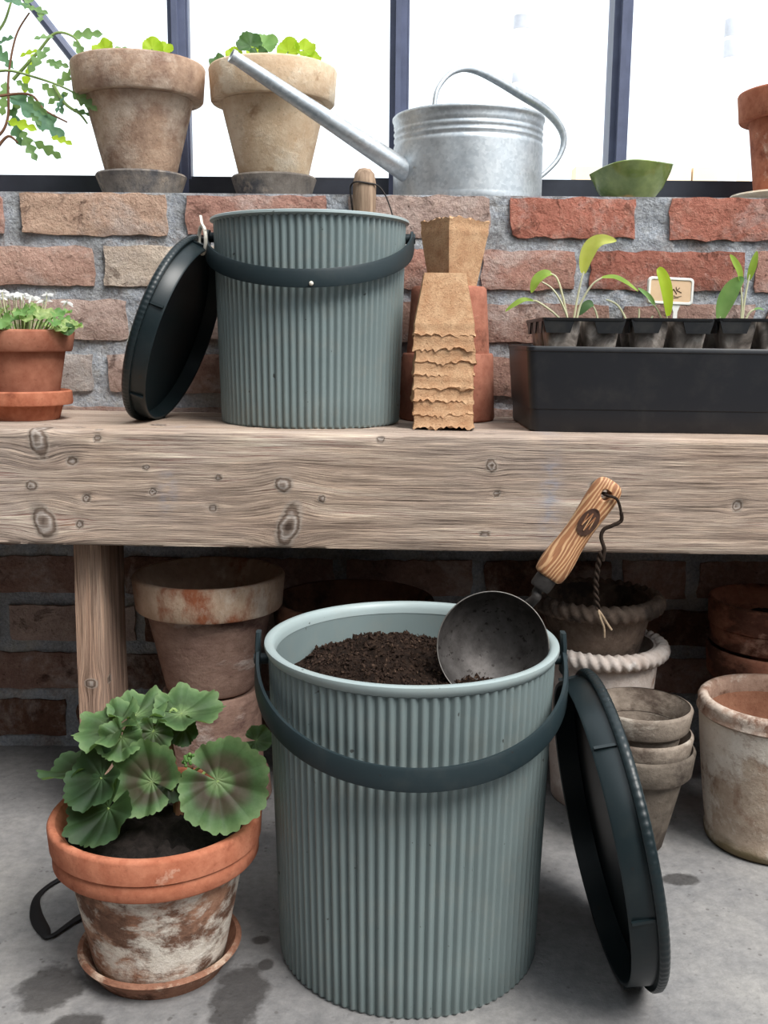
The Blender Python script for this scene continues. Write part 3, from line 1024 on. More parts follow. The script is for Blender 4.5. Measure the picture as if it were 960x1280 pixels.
# -- the two tall clay pots on the sill, each in a grey saucer, with young geraniums
def round_leaf(Rr, seed, lobes=7, cup=0.2, ruffle=0.12, sinus=30, nr=7, na=54, base=0.72, teeth=0.05):
    """scalloped kidney-round leaf, its stalk joint at the origin, tip along +y, facing +z"""
    rnd = random.Random(seed)
    ph = rnd.uniform(0, TAU)
    vs, fs, uv = [(0, 0, 0)], [], [(0, .5)]
    for i in range(1, nr + 1):
        q = i / nr
        for j in range(na + 1):
            th = (-180 + sinus / 2 + (360 - sinus) * j / na)
            a = R(th)
            rim = Rr * (base + (1 - base) * math.cos(a * 0.5) ** 1.2)
            lob = 0.93 + 0.07 * abs(math.cos(lobes * a / 2 * 360 / (360 - sinus)))
            tth = 1 - teeth * (1 - abs(math.sin(a * lobes * 2.0 + ph))) ** 1.5 * (q ** 4) * 1.6
            r = rim * q * (1 - (1 - lob) * q * q) * tth
            z = cup * r * r / Rr * (1 if cup > 0 else 1) + ruffle * Rr * q ** 2.2 * math.sin(lobes * a + ph) * 0.5 + 0.05 * Rr * q * math.sin(2.3 * a + ph * 2)
            z += 0.05 * Rr * q * abs(math.sin((th + 180) / 360 * PI * 11))
            vs.append((r * math.sin(a), r * math.cos(a), z))
            uv.append((q, (th + 180) / 360))
    for j in range(na):
        fs.append((0, 1 + j + 1, 1 + j))
    for i in range(nr - 1):
        o0, o1 = 1 + i * (na + 1), 1 + (i + 1) * (na + 1)
        for j in range(na):
            fs.append((o0 + j, o0 + j + 1, o1 + j + 1, o1 + j))
    mb = MB().add(vs, fs)
    mb.uv = uv
    return mb


def orient(loc, tip, normal):
    n = Vector(normal).normalized()
    y = Vector(tip)
    y = (y - n * y.dot(n)).normalized()
    x = y.cross(n)
    m = Matrix((x, y, n)).transposed().to_4x4()
    m.translation = Vector(loc)
    return m


def put_leaf(mb, mat, t, loc, tip, normal, name='leaf'):
    o = mb.build(name, mat, t, smooth=180)
    o.matrix_local = orient(loc, tip, normal)
    return o


def soil_disc(t, r, z, mat, seed, n=40, amp=0.004, name='soil'):
    vs, fs = [(0, 0, z + amp)], []
    rings = 7
    for i in range(1, rings + 1):
        for j in range(n):
            a = TAU * j / n
            rr = r * i / rings
            p = Vector((rr * math.cos(a), rr * math.sin(a), 0))
            vs.append((p.x, p.y, z + (amp * 1.6 * mnoise.noise(p * 70 + Vector((seed, 0, 0))) + amp * mnoise.noise(p * 190) + amp * (1 - i / rings))))
    for j in range(n):
        fs.append((0, 1 + j, 1 + (j + 1) % n))
    for i in range(rings - 1):
        for j in range(n):
            a, b = 1 + i * n, 1 + (i + 1) * n
            fs.append((a + j, b + j, b + (j + 1) % n, a + (j + 1) % n))
    o = len(vs)
    return MB().add(vs, fs).build(name, mat, t, smooth=180)


def sill_pot(label, x, y, rb, rt, h, body_m, rim_m, seed, leaves):
    t = thing('potted_seedling', label, 'potted plant', (x, y, SILL + 0.0065), (0, 0, seed), group=None)
    pot_parts(t, rb, rt, h, 0.054, 0.0075, 0.009, body_m, rim_m, seed, 0.010)
    soil_disc(t, rt - 0.013, h - 0.022, M['dark_soil'], seed)
    inv = Matrix.Rotation(-seed, 4, 'Z')
    for (lx, ly, lz, r, tip, nrm, mt) in leaves:
        p = inv @ Vector((lx, ly, lz))
        st = Vector((p.x * 0.75, p.y * 0.75, h - 0.02))
        MB().tube(spline([st, (st + p) / 2 + Vector((0, 0, .006)), p], 5), [0.0014] * 11, 6).build('stem', M['green_stem'], t)
        put_leaf(round_leaf(r, int(lx * 5000) + 7, 5, 0.25, 0.2, 26, 5, 40), M[mt], t, p, inv.to_3x3() @ Vector(tip), inv.to_3x3() @ Vector(nrm))
    return t


Pz = 0.2055
sill_pot('brownish tall clay pot with lime seedling tips, left one on the sill', -0.404, 1.742, 0.049, 0.1075, Pz, M['clay_sill_a'], M['clay_sill_a'], 1.0, [
    (-0.045, -0.03, Pz + .016, .021, (-1, .1, .3), (-.2, -.75, .5), 'lime_leaf'), (-0.020, -0.035, Pz + .012, .015, (1, 0, .2), (.1, -.5, .8), 'green_leaf'),
    (0.030, -0.03, Pz + .018, .019, (.4, 0, 1), (.2, -.85, .3), 'lime_leaf'), (-0.004, -.03, Pz + .006, .012, (1, 0, .1), (.1, -.5, .8), 'dark_leaf'),
    (-0.06, 0.01, Pz + .012, .018, (-1, 0, .4), (-.1, -.8, .5), 'lime_leaf'), (0.044, -0.01, Pz + .020, .017, (1, 0, .5), (0, -.8, .5), 'lime_leaf')])
saucer('plant_saucer', 'grey saucer under the brownish sill pot', (-0.404, 1.742, SILL), 0.060, 0.074, 0.042, M['clay_grey_saucer'], 3, 0.006)
sill_pot('pale sand coloured clay pot with leafy seedlings behind the watering can spout', -0.186, 1.742, 0.050, 0.104, Pz - 0.004, M['clay_sill_b'], M['clay_sill_b'], 2.6, [
    (-0.085, -0.02, Pz + .002, .016, (-.6, -.1, .4), (-.3, -.7, .6), 'dark_leaf'), (-0.06, -0.02, Pz + .010, .016, (.2, 0, 1), (0, -.9, .3), 'lime_leaf'),
    (-0.032, -0.03, Pz + .024, .024, (-.6, 0, .8), (0, -.8, .5), 'dark_leaf'), (-0.012, -0.02, Pz + .028, .024, (.9, 0, .5), (.1, -.75, .6), 'green_leaf'),
    (-0.025, 0.02, Pz + .030, .022, (-.9, 0, .5), (-.2, -.7, .6), 'lime_leaf'), (-0.018, -0.045, Pz + .008, .017, (.2, -.2, -1), (.1, -.9, .3), 'dark_leaf'),
    (0.028, -0.03, Pz + .016, .022, (.3, 0, .8), (-.2, -.9, .3), 'lime_leaf'), (0.052, -0.03, Pz + .018, .020, (1, 0, .4), (.1, -.8, .5), 'lime_leaf'),
    (0.066, -0.04, Pz + .002, .015, (1, 0, .1), (.2, -.8, .5), 'lime_leaf')])
saucer('plant_saucer', 'grey saucer with tan rim under the pale sill pot', (-0.186, 1.742, SILL), 0.058, 0.070, 0.040, M['clay_grey_saucer'], 8, 0.006)

# -- orange pot in a pale saucer at the right end of the sill
saucer('plant_saucer', 'cream saucer at the right end of the sill', (0.667, 1.735, SILL), 0.084, 0.100, 0.018, terracotta('cream_saucer_clay', srgb(214, 190, 162), srgb(230, 212, 188), srgb(240, 230, 214), 0.5, scale=12), 5)
t = thing('flower_pot', 'plain orange clay pot at the right end of the sill', 'pot', (0.667, 1.735, SILL + 0.0065))
pot_parts(t, 0.060, 0.096, 0.172, 0.045, 0.014, 0.008, M['clay_rim_orange'], M['clay_rim_orange'], 4)


# ------------------------------------------------------------------ feathery plant at the left end of the sill
def lobed_leaf(L, W, seed, pairs=4, fold=0.25, droop=0.5):
    """pinnately cut leaf along +y, facing +z"""
    rnd = random.Random(seed)
    out = []
    n = pairs * 6
    for i in range(n + 1):
        q = i / n
        env = math.sin(PI * min(1, 0.10 + q * 0.9)) ** 0.7
        cut = 0.22 + 0.78 * abs(math.sin(PI * (q * pairs + 0.05)))
        w = W * env * cut * (1 if q > 0.08 else 0.3)
        out.append((q, w))
    vs, fs = [], []
    for (q, w) in out:
        y = L * q
        z = -droop * L * q * q
        sw = 0.12 * L * math.sin(q * 19 + seed)
        for s in (-1, -0.55, 0, 0.55, 1):
            vs.append((s * w, y + abs(s) * w * 0.55, z + fold * abs(s) * w + 0.06 * w * math.sin(31 * q + 3 * s + seed)))
    for i in range(n):
        for j in range(4):
            a = i * 5 + j
            fs.append((a, a + 1, a + 6, a + 5))
    return MB().add(vs, fs)


mum = thing('leafy_plant', 'straggly feathery leaved plant at the left end of the sill', 'plant', (-0.735, 1.74, SILL))
pot_parts(mum, 0.045, 0.066, 0.12, 0.03, 0.008, 0.007, M['clay_new'], M['clay_new'], 12)
soil_disc(mum, 0.056, 0.108, M['dark_soil'], 3)
B0 = Vector((-0.735, 1.74, SILL))


def mw(x, z, y=1.70):
    return Vector((x, y, z)) - B0


stems = [
    [mw(-0.735, 1.02, 1.74), mw(-0.66, 0.99), mw(-0.622, 1.00), mw(-0.604, 1.03), mw(-0.60, 1.09), mw(-0.585, 1.15), mw(-0.562, 1.185)],
    [mw(-0.735, 1.02, 1.74), mw(-0.68, 1.06), mw(-0.615, 1.098), mw(-0.55, 1.087), mw(-0.50, 1.068), mw(-0.482, 1.05)],
    [mw(-0.735, 1.02, 1.73), mw(-0.66, 1.05), mw(-0.60, 1.063), mw(-0.565, 1.062), mw(-0.545, 1.040), mw(-0.510, 1.022)],
    [mw(-0.735, 1.02, 1.75), mw(-0.66, 1.12), mw(-0.61, 1.16), mw(-0.59, 1.20), mw(-0.57, 1.26)],
    [mw(-0.60, 1.09, 1.72), mw(-0.56, 1.13, 1.72), mw(-0.53, 1.16, 1.72), mw(-0.50, 1.155, 1.72), mw(-0.484, 1.13, 1.72)],
    [mw(-0.622, 0.985), mw(-0.605, 1.00), mw(-0.59, 0.99)],
    [mw(-0.53, 1.078), mw(-0.512, 1.05), mw(-0.49, 1.035), mw(-0.478, 1.02)],
]
for i, s in enumerate(stems):
    p = spline(s, 6)
    MB().tube(p, [0.0030 - 0.0018 * q / len(p) for q in range(len(p))], 6).build('stem', M['brown_stem'] if i in (0, 2, 5) else M['green_stem'], mum)
mrng = random.Random(5)
spots = [  # x, z, length, tip dx, dz, dark
    (-0.605, 1.068, .105, .75, -.75, 1), (-0.60, 1.05, .060, .3, -1, 1), (-0.575, 0.998, .045, .8, -.4, 0), (-0.585, 1.010, .05, .5, -.9, 0), (-0.53, 0.995, .035, 1, -.3, 2),
    (-0.597, 1.105, .05, -.6, .8, 1), (-0.590, 1.15, .04, -1, .4, 1), (-0.565, 1.185, .04, .3, 1, 0), (-0.562, 1.19, .03, 1, -.3, 0), (-0.60, 1.20, .04, 1, -.2, 1),
    (-0.505, 1.158, .045, 1, .1, 0), (-0.49, 1.14, .035, .6, -.8, 0), (-0.56, 1.088, .05, .5, .8, 0), (-0.555, 1.085, .04, .7, -.6, 0), (-0.53, 1.078, .04, .7, .5, 0),
    (-0.52, 1.07, .035, .2, -1, 1), (-0.50, 1.067, .05, 1, -.6, 0), (-0.485, 1.055, .035, .9, -.8, 0), (-0.575, 1.10, .035, .1, 1, 2), (-0.583, 1.12, .03, .8, .3, 2),
    (-0.545, 1.12, .03, .6, -.6, 0), (-0.552, 1.14, .03, .7, .6, 0), (-0.535, 1.112, .03, .9, -.2, 0), (-0.57, 1.06, .04, .6, -.6, 0), (-0.58, 1.065, .04, .2, .8, 2),
    (-0.55, 1.055, .035, .8, .5, 0), (-0.545, 1.04, .03, -.2, -1, 0), (-0.52, 1.03, .028, .2, 1, 1), (-0.51, 1.045, .03, .9, .2, 1), (-0.61, 1.03, .04, .5, .5, 0),
    (-0.60, 1.02, .045, .9, -.3, 2), (-0.615, 1.09, .05, -.2, -1, 0), (-0.59, 1.085, .03, .9, -.6, 0), (-0.57, 1.035, .03, .8, -.8, 0), (-0.485, 1.10, .02, .8, .2, 0), (-0.54, 1.165, .03, .1, 1, 0),
]
for i, (x, z, L, dx, dz, dk) in enumerate(spots):
    mt = M[('mum_leaf', 'mum_leaf_dark', 'lime_leaf')[dk]]
    put_leaf(lobed_leaf(L * 1.1, L * 0.21, i, 4 if L > .045 else 3, 0.2, 0.2), mt, mum, mw(x, z, 1.70 + mrng.uniform(-.025, .03)),
             (dx, mrng.uniform(-.4, .2), dz), (mrng.uniform(-.4, .4), -1, mrng.uniform(-.1, .8)))

# ------------------------------------------------------------------ watering can
can = thing('watering_can', 'galvanised watering can with long spout on the sill', 'watering can', (0.134, 1.765, SILL))
prof = [(0, 0.006), (0.117, 0.006), (0.119, 0.0), (0.1235, 0.0), (0.1245, 0.004), (0.1235, 0.010), (0.1235, 0.012)]
for i in range(1, 40):
    z = 0.012 + 0.118 * i / 40
    prof.append((0.1235 - (0.0012 + 0.0012 * math.cos(TAU * (z - 0.097) / 0.010) if 0.094 < z < 0.126 else 0), z))
prof += [(0.1235, 0.131), (0.1255, 0.133), (0.1255, 0.137), (0.1235, 0.139), (0.1215, 0.137), (0.1210, 0.13), (0.1210, 0.009), (0, 0.009)]
MB().lathe(prof, 96).build('body', M['zinc'], can, smooth=55)
sd = Vector((-0.359 + .0, -0.185, 0.185))
s0 = Vector((-0.100, -0.055, 0.045))
s1 = s0 + sd * 0.62
s1 = Vector((-0.362, -0.185, 0.187))
pts = [s0 + (s1 - s0) * q / 10 for q in range(11)]
MB().tube(pts, [0.0175 - 0.0085 * q / 10 for q in range(11)], 20).build('spout', M['zinc'], can)
# hollow lip of the spout
T = (s1 - s0).normalized()
lipm = place_axis(s1 - T * 0.004, T, (0, 1, 0))
MB().lathe([(0.0088, 0), (0.0102, 0.0), (0.0102, 0.006), (0.0088, 0.006)], 20).move(lipm).build('spout_lip', M['zinc'], can)
hp = spline([(-0.062, -0.095, 0.128), (-0.056, -0.090, 0.165), (-0.030, -0.075, 0.195), (0.010, -0.045, 0.203), (0.085, 0.005, 0.180), (0.140, 0.045, 0.158),
             (0.168, 0.062, 0.125), (0.158, 0.058, 0.085), (0.118, 0.045, 0.046)], 8)
nn = len(hp)
MB().tube(hp, [0.0035 + 0.0045 * math.exp(-((q / nn - 0.55) / 0.24) ** 2) for q in range(nn)], 12).build('handle', M['zinc'], can)

# ------------------------------------------------------------------ green glazed bowl
f_ = wob(9, 0.06)
o = MB().lathe([(0, 0.003), (0.030, 0.0), (0.036, 0.004), (0.052, 0.022), (0.064, 0.046), (0.0675, 0.055), (0.066, 0.0565), (0.062, 0.053), (0.050, 0.028), (0.034, 0.010), (0, 0.008)], 72,
               f_, lambda a, r, z: z * (1 + 0.10 * math.sin(a + 2.0) + 0.05 * math.sin(3 * a + 1))).build('glazed_bowl', M['glaze'], None, smooth=60)
o.location = (0.396, 1.725, SILL)
tag(o, 'small olive green glazed bowl on the sill beside the watering can', 'bowl')


# ------------------------------------------------------------------ ribbed buckets and their lids
def bucket(t, rb, rt, h, nrib, amp, rim_h, wall=0.004):
    seg = nrib * 8

    def rf(a, r, z):
        if r > 1000:
            r -= 1000
            return r - amp * (0.5 + 0.5 * math.cos(nrib * a)) ** 1.7
        return r
    prof = [(0, 0.002), (rb - 0.004, 0.0), (1000 + rb - 0.001, 0.0015), (1000 + rb, 0.004)]
    for i in range(1, 9):
        q = i / 8
        prof.append((1000 + rb + (rt - rb) * q, 0.004 + (h - rim_h - 0.004) * q))
    prof += [(rt - wall - amp, h - rim_h), (rb - wall - amp, 0.012), (0, 0.010)]
    MB().lathe(prof, seg, rf).build('body', M['bucket'], t, smooth=60)
    z = h - rim_h
    prof = [(rt - amp * .7, z - 0.001), (rt + 0.001, z + 0.001), (rt + 0.003, z + rim_h * 0.35), (rt + 0.0045, h - 0.004), (rt + 0.004, h - 0.001), (rt + 0.002, h),
            (rt - 0.003, h), (rt - 0.006, h - 0.002), (rt - wall - amp, h - 0.008), (rt - wall - amp - 0.0005, z - 0.001)]
    MB().lathe(prof, 160).build('rim', M['bucket_rim'], t, smooth=50)


def bail(t, r, zp, drop, rf_, width, thick, lift=0.0, ry=None, a0=-0.06):
    """carrying strap hanging in front of the bucket from its two side pivots"""
    ry = ry or r
    pts, nrm = [], []
    N = 60
    for i in range(N + 1):
        a = a0 + (PI - 2 * a0) * i / N
        s = math.sin(a)
        x = -r * math.cos(a)
        y = -rf_ * s
        z = zp - drop * (max(s, 0) ** 0.85 if s > 0 else 0) + (lift * (-s) if s < 0 else 0)
        pts.append((x, y, z))
        n = Vector((-math.cos(a) * 1.0, -s, 0.05)).normalized()
        nrm.append(n)
    out = []
    for i, p in enumerate(pts):
        q = Vector(pts[min(i + 1, N)]) - Vector(pts[max(i - 1, 0)])
        q.normalize()
        n = (nrm[i] - q * nrm[i].dot(q)).normalized()
        out.append((n, q.cross(n)))
    return MB().strap(pts, [width] * (N + 1), thick, out).build('handle', M['dark_green'], t, smooth=45)


bl = thing('ribbed_bucket', 'tall grey green ribbed bucket of soil standing on the concrete floor', 'bucket', (0.0315, 1.083, 0.0), (0, 0, 0.02))
bucket(bl, 0.1475, 0.1575, 0.362, 92, 0.0040, 0.012)
bail(bl, 0.1695, 0.338, 0.062, 0.178, 0.0235, 0.0055)
for s in (-1, 1):
    MB().tube([(s * 0.156, 0, 0.338), (s * 0.1735, 0, 0.338)], 0.006, 16).build('hinge_pin', M['dark_green'], bl)
    MB().strap([(s * 0.1698, 0.004, 0.322), (s * 0.1698, 0.004, 0.352), (s * 0.1688, 0.004, 0.368)], [0.020, 0.020, 0.013], 0.0055,
               [((s, 0, 0), (0, 1, 0))] * 3).build('handle_end', M['dark_green'], bl)

bm = thing('ribbed_bucket', 'smaller grey green ribbed bucket standing on the bench', 'bucket', (-0.107, 1.472, bz(-0.107) + 0.0005))
bucket(bm, 0.1275, 0.1345, 0.281, 80, 0.0038, 0.006)
bail(bm, 0.1435, 0.256, 0.062, 0.1475, 0.0235, 0.005)
for s in (-1, 1):
    MB().tube([(s * 0.1325, 0, 0.257), (s * 0.1475, 0, 0.257)], 0.007, 16).build('hinge_pin', M['dark_green'], bm)
# pale ring and clip where the strap is hinged on the left
ring = [(0.0135 * math.cos(TAU * i / 28) - 0.002, 0.0205 * math.sin(TAU * i / 28)) for i in range(29)]
o = MB().tube([(-0.1440 + a * 0.50, -0.040 - a * 0.866, 0.250 + b * 0.9) for a, b in ring], 0.0026, 8, caps=False).build('hinge_ring', M['pin_white'], bm)
o['label'] = 'pale oval hinge ring on the strap end'
o = MB().strap([(-0.1475, -0.034, 0.283), (-0.1450, -0.038, 0.272), (-0.1385, -0.048, 0.262)], [0.008, 0.009, 0.006], 0.003, [((-1, 0, 0), (0, 1, 0))] * 3).build('hinge_clip', M['pin_white'], bm)
o['label'] = 'pale clip above the hinge ring'
o = MB().ball((0.012, -0.1512, 0.1875), 0.003, 10, 6).build('rivet', M['pin_white'], bm)
o['label'] = 'small pale stud on the strap'


def make_lid(t, r, plug, depth):
    """flat cover with a fluted edge (local z = outside), open plug ring hanging below it at z < 0"""
    nf = 120

    def rf(a, rr, z):
        return rr * (1 + 0.0018 * math.sin(nf * a)) if rr > r - 0.004 else rr
    MB().lathe([(0, 0.006), (r * 0.7, 0.007), (r - 0.014, 0.010), (r - 0.003, 0.009), (r, 0.006), (r, 0.0), (r - 0.002, -0.002), (plug, -0.0015), (plug - 0.004, 0.0), (0, 0.0)], nf * 4, rf).build('cover', M['lid'], t, smooth=50)
    MB().lathe([(plug, -0.001), (plug - 0.002, -depth + 0.002), (plug - 0.0035, -depth), (plug - 0.006, -depth + 0.001), (plug - 0.006, -0.001)], 160).build('plug_ring', M['lid'], t, smooth=50)
    for i in range(6):
        a = TAU * i / 6 + 0.25
        m = place_axis((plug * math.cos(a), plug * math.sin(a), -depth * 0.5), (0, 0, 1), (math.cos(a), math.sin(a), 0))
        MB().box(-0.001, 0.0022, -0.0016, 0.0016, -depth * 0.42, depth * 0.42).move(m).build('tab', M['lid'], t, smooth=0)


def lean(t, centre, up, normal_out):
    z = Vector(normal_out)
    y = Vector(up).normalized()
    z = (z - y * z.dot(y)).normalized()
    x = y.cross(z)
    m = Matrix((x, y, z)).transposed().to_4x4()
    m.translation = Vector(centre)
    t.matrix_world = m


lid_l = thing('bucket_lid', 'large dark green lid leaning against the tall bucket on the floor', 'lid')
make_lid(lid_l, 0.1700, 0.1625, 0.027)
LIDL = (Vector((0.2855, 1.012, 0.0)), Vector((0.2230, 1.066, 0.3375)))
lean(lid_l, (0.2530, 1.039, 0.1660), LIDL[1] - LIDL[0], (0.98368, 0.03134, 0.17715))
lid_m = thing('bucket_lid', 'dark green lid on the bench leaning against the smaller bucket', 'lid')
make_lid(lid_m, 0.1360, 0.1290, 0.022)
lean(lid_m, (-0.3030, 1.462, 0.6965), (0.0915, 0, 0.255), (-0.93504, 0.11458, 0.33551))


# ------------------------------------------------------------------ peat pots
def peat_mesh(top, bot, h, seed, torn=0.004, thick=0.0022):
    """square tapered pot of pressed fibre, mouth up at z = h, with a torn lip"""
    rnd = random.Random(seed)
    ns = 24

    def ring(half, z, rag):
        out = []
        c = half * 0.16
        side = []
        for s in range(4):
            for i in range(ns):
                u = -1 + 2 * i / ns
                side.append((s, u))
        for (s, u) in side:
            x, y = u * half, -half
            e = abs(u)
            if e > 0.84:
                k_ = (e - 0.84) / 0.16
                y = -half + c * 0.45 * k_ * k_
                x = math.copysign(half - c * 0.30 * k_, u)
            for _ in range(s):
                x, y = -y, x
            p = Vector((x * 300, y * 300, seed * 7.0))
            w = 0.0005 * mnoise.noise(p * 0.5)
            zz = z
            if rag:
                zz += torn * (mnoise.noise(p * 0.22) * 0.9 + 1.0 * mnoise.noise(p * 0.9) + 0.4 * rnd.uniform(-1, 1)) * rag
            out.append((x * (1 + w * 20), y * (1 + w * 20), zz))
        return out
    m = 4 * ns
    levels = []
    for i in range(7):
        q = i / 6
        levels.append(ring(bot + (top - bot) * q * 0.86, h * 0.80 * q, 0))
    levels.append(ring(bot + (top - bot) * 0.90, h * 0.82, 0))
    levels.append(ring(top * 0.955, h * 0.87, 0))
    levels.append(ring(top * 0.965, h * 0.95, 0))
    levels.append(ring(top, h, 1))
    levels.append(ring(top - thick, h, 1))
    levels.append(ring(top * 0.955 - thick * 1.2, h * 0.87, 0))
    levels.append(ring(bot + (top - bot) * 0.86 - thick, h * 0.79, 0))
    levels.append(ring(bot - thick + 0.0006, thick, 0))
    vs, fs = [], []
    for L in levels:
        vs += L
    for i in range(len(levels) - 1):
        for j in range(m):
            a, b = i * m + j, i * m + (j + 1) % m
            fs.append((a, b, b + m, a + m))
    fs.append(tuple(range(m))[::-1])
    fs.append(tuple((len(levels) - 1) * m + j for j in range(m)))
    return MB().add(vs, fs)


pr = random.Random(3)
names = ['topmost brown peat pot of the upside down stack, its whole body showing', 'second brown peat pot from the top of the upside down stack', 'third brown peat pot from the top of the upside down stack',
         'fourth brown peat pot from the top of the upside down stack', 'fifth brown peat pot from the top, fourth from the bottom of the stack', 'third brown peat pot up from the bench in the stack',
         'second brown peat pot up from the bench in the stack', 'lowest brown peat pot of the stack, standing on the bench']
PX, PY = 0.0795, 1.410
for i in range(8):
    lvl = 7 - i
    o = peat_mesh(0.0420, 0.0280, 0.082, 30 + i, 0.0042).build('peat_pot', M['peat'], None, smooth=60)
    o.location = (PX + pr.uniform(-.0012, .0012), PY + pr.uniform(-.001, .001), bz(PX) + 0.0025 + 0.082 + lvl * 0.01755)
    o.rotation_euler = (PI + pr.uniform(-.012, .012), pr.uniform(-.012, .012), pr.uniform(-.05, .05) - 0.02)
    tag(o, names[i], 'plant pot', 'upside down peat pots stacked on the bench')

# clay pot upside down behind the stack, with one upright peat pot on it
t = thing('flower_pot', 'dusty red clay pot upside down behind the peat pot stack', 'pot', (0.094, 1.548, bz(0.094) + 0.197), (PI, 0, 0.4))
pot_parts(t, 0.056, 0.072, 0.197, 0.100, 0.004, 0.007, M['clay_brickred'], M['clay_brickred'], 15, hole=True)
o = peat_mesh(0.0375, 0.0255, 0.092, 77, 0.003).build('peat_pot', M['peat'], None, smooth=60)
o.location = (0.0985, 1.535, bz(0.094) + 0.198)
o.rotation_euler = (0.0, 0.02, R(32))
tag(o, 'single brown peat pot standing upright on the upturned red clay pot', 'plant pot')

# ------------------------------------------------------------------ hand tool standing behind the bucket
t = thing('hand_tool', 'hand tool with rounded grey wooden handle behind the bench bucket', 'tool', (-0.034, 1.606, bz(-0.03)), (R(-0.5), 0, 0))
pr_ = [(0, 0.222), (0.011, 0.222), (0.0135, 0.230), (0.0150, 0.26), (0.0165, 0.30), (0.0178, 0.33), (0.0176, 0.352), (0.0150, 0.366), (0.009, 0.373), (0, 0.375)]
MB().lathe(pr_, 32).build('handle', M['grey_handle'], t, smooth=60)
MB().lathe([(0, 0.195), (0.009, 0.195), (0.0115, 0.205), (0.0115, 0.235), (0, 0.235)], 24).build('ferrule', M['iron'], t)
MB().tube([(0, 0, 0.10), (0, 0, 0.197)], 0.0045, 10).build('shaft', M['iron'], t)
MB().strap([(0, 0, 0.0), (0, 0, 0.03), (0, 0, 0.07), (0, 0, 0.11)], [0.008, 0.034, 0.04, 0.012], 0.003, [((0, 1, 0), (1, 0, 0))] * 4).build('blade', M['iron'], t)
MB().tube(spline([(-0.017, 0, 0.305), (-0.021, -0.004, 0.335), (-0.0205, -0.006, 0.348), (-0.012, -0.0165, 0.352), (0.006, -0.0175, 0.350), (0.020, -0.008, 0.348), (0.031, -0.004, 0.336), (0.041, -0.002, 0.312), (0.047, -0.001, 0.285), (0.046, 0, 0.26)], 6), 0.0013, 6).build('wire_loop', M['iron'], t)

# ------------------------------------------------------------------ black trough with three cell trays
TRX0, TRX1, TRY0, TRY1 = 0.186, 0.66, 1.355, 1.575
TH = 0.1135
tr = thing('planter_trough', 'long black plastic trough of seedling trays on the bench', 'planter', ((TRX0 + TRX1) / 2, (TRY0 + TRY1) / 2, bz(0.4)), (0, -math.atan(BS), 0))


def rect_ring(hx, hy, z, r=0.012, n=5):
    out = []
    for (cx, cy, a0) in ((hx - r, -hy + r, -PI / 2), (hx - r, hy - r, 0), (-hx + r, hy - r, PI / 2), (-hx + r, -hy + r, PI)):
        for i in range(n + 1):
            a = a0 + PI / 2 * i / n
            out.append((cx + r * math.cos(a), cy + r * math.sin(a), z))
    return out


def loft(rings, cap0=True, cap1=True):
    vs, fs = [], []
    m = len(rings[0])
    for q in rings:
        vs += q
    for i in range(len(rings) - 1):
        for j in range(m):
            fs.append((i * m + j, i * m + (j + 1) % m, (i + 1) * m + (j + 1) % m, (i + 1) * m + j))
    if cap0:
        fs.append(tuple(range(m))[::-1])
    if cap1:
        fs.append(tuple((len(rings) - 1) * m + j for j in range(m)))
    return MB().add(vs, fs)


hx, hy = (TRX1 - TRX0) / 2, (TRY1 - TRY0) / 2
loft([rect_ring(hx - .012, hy - .008, 0), rect_ring(hx - .0095, hy - .0065, 0.003), rect_ring(hx - .0085, hy - .006, 0.030), rect_ring(hx - .007, hy - .005, 0.031),
      rect_ring(hx - .001, hy - .001, TH - .007), rect_ring(hx - .0035, hy - .0035, TH - .012), rect_ring(hx - .014, hy - .011, 0.006)]).build('body', M['black_plastic'], tr, smooth=40)
loft([rect_ring(hx - .002, hy - .002, TH - .008), rect_ring(hx, hy, TH - .006), rect_ring(hx, hy, TH - .0012), rect_ring(hx - .001, hy - .001, TH), rect_ring(hx - .004, hy - .004, TH), rect_ring(hx - .005, hy - .005, TH - .008), rect_ring(hx - .002, hy - .002, TH - .008)],
     False, False).build('rim', M['black_plastic'], tr, smooth=40)

CTZ = 0.717
cellw = 0.113


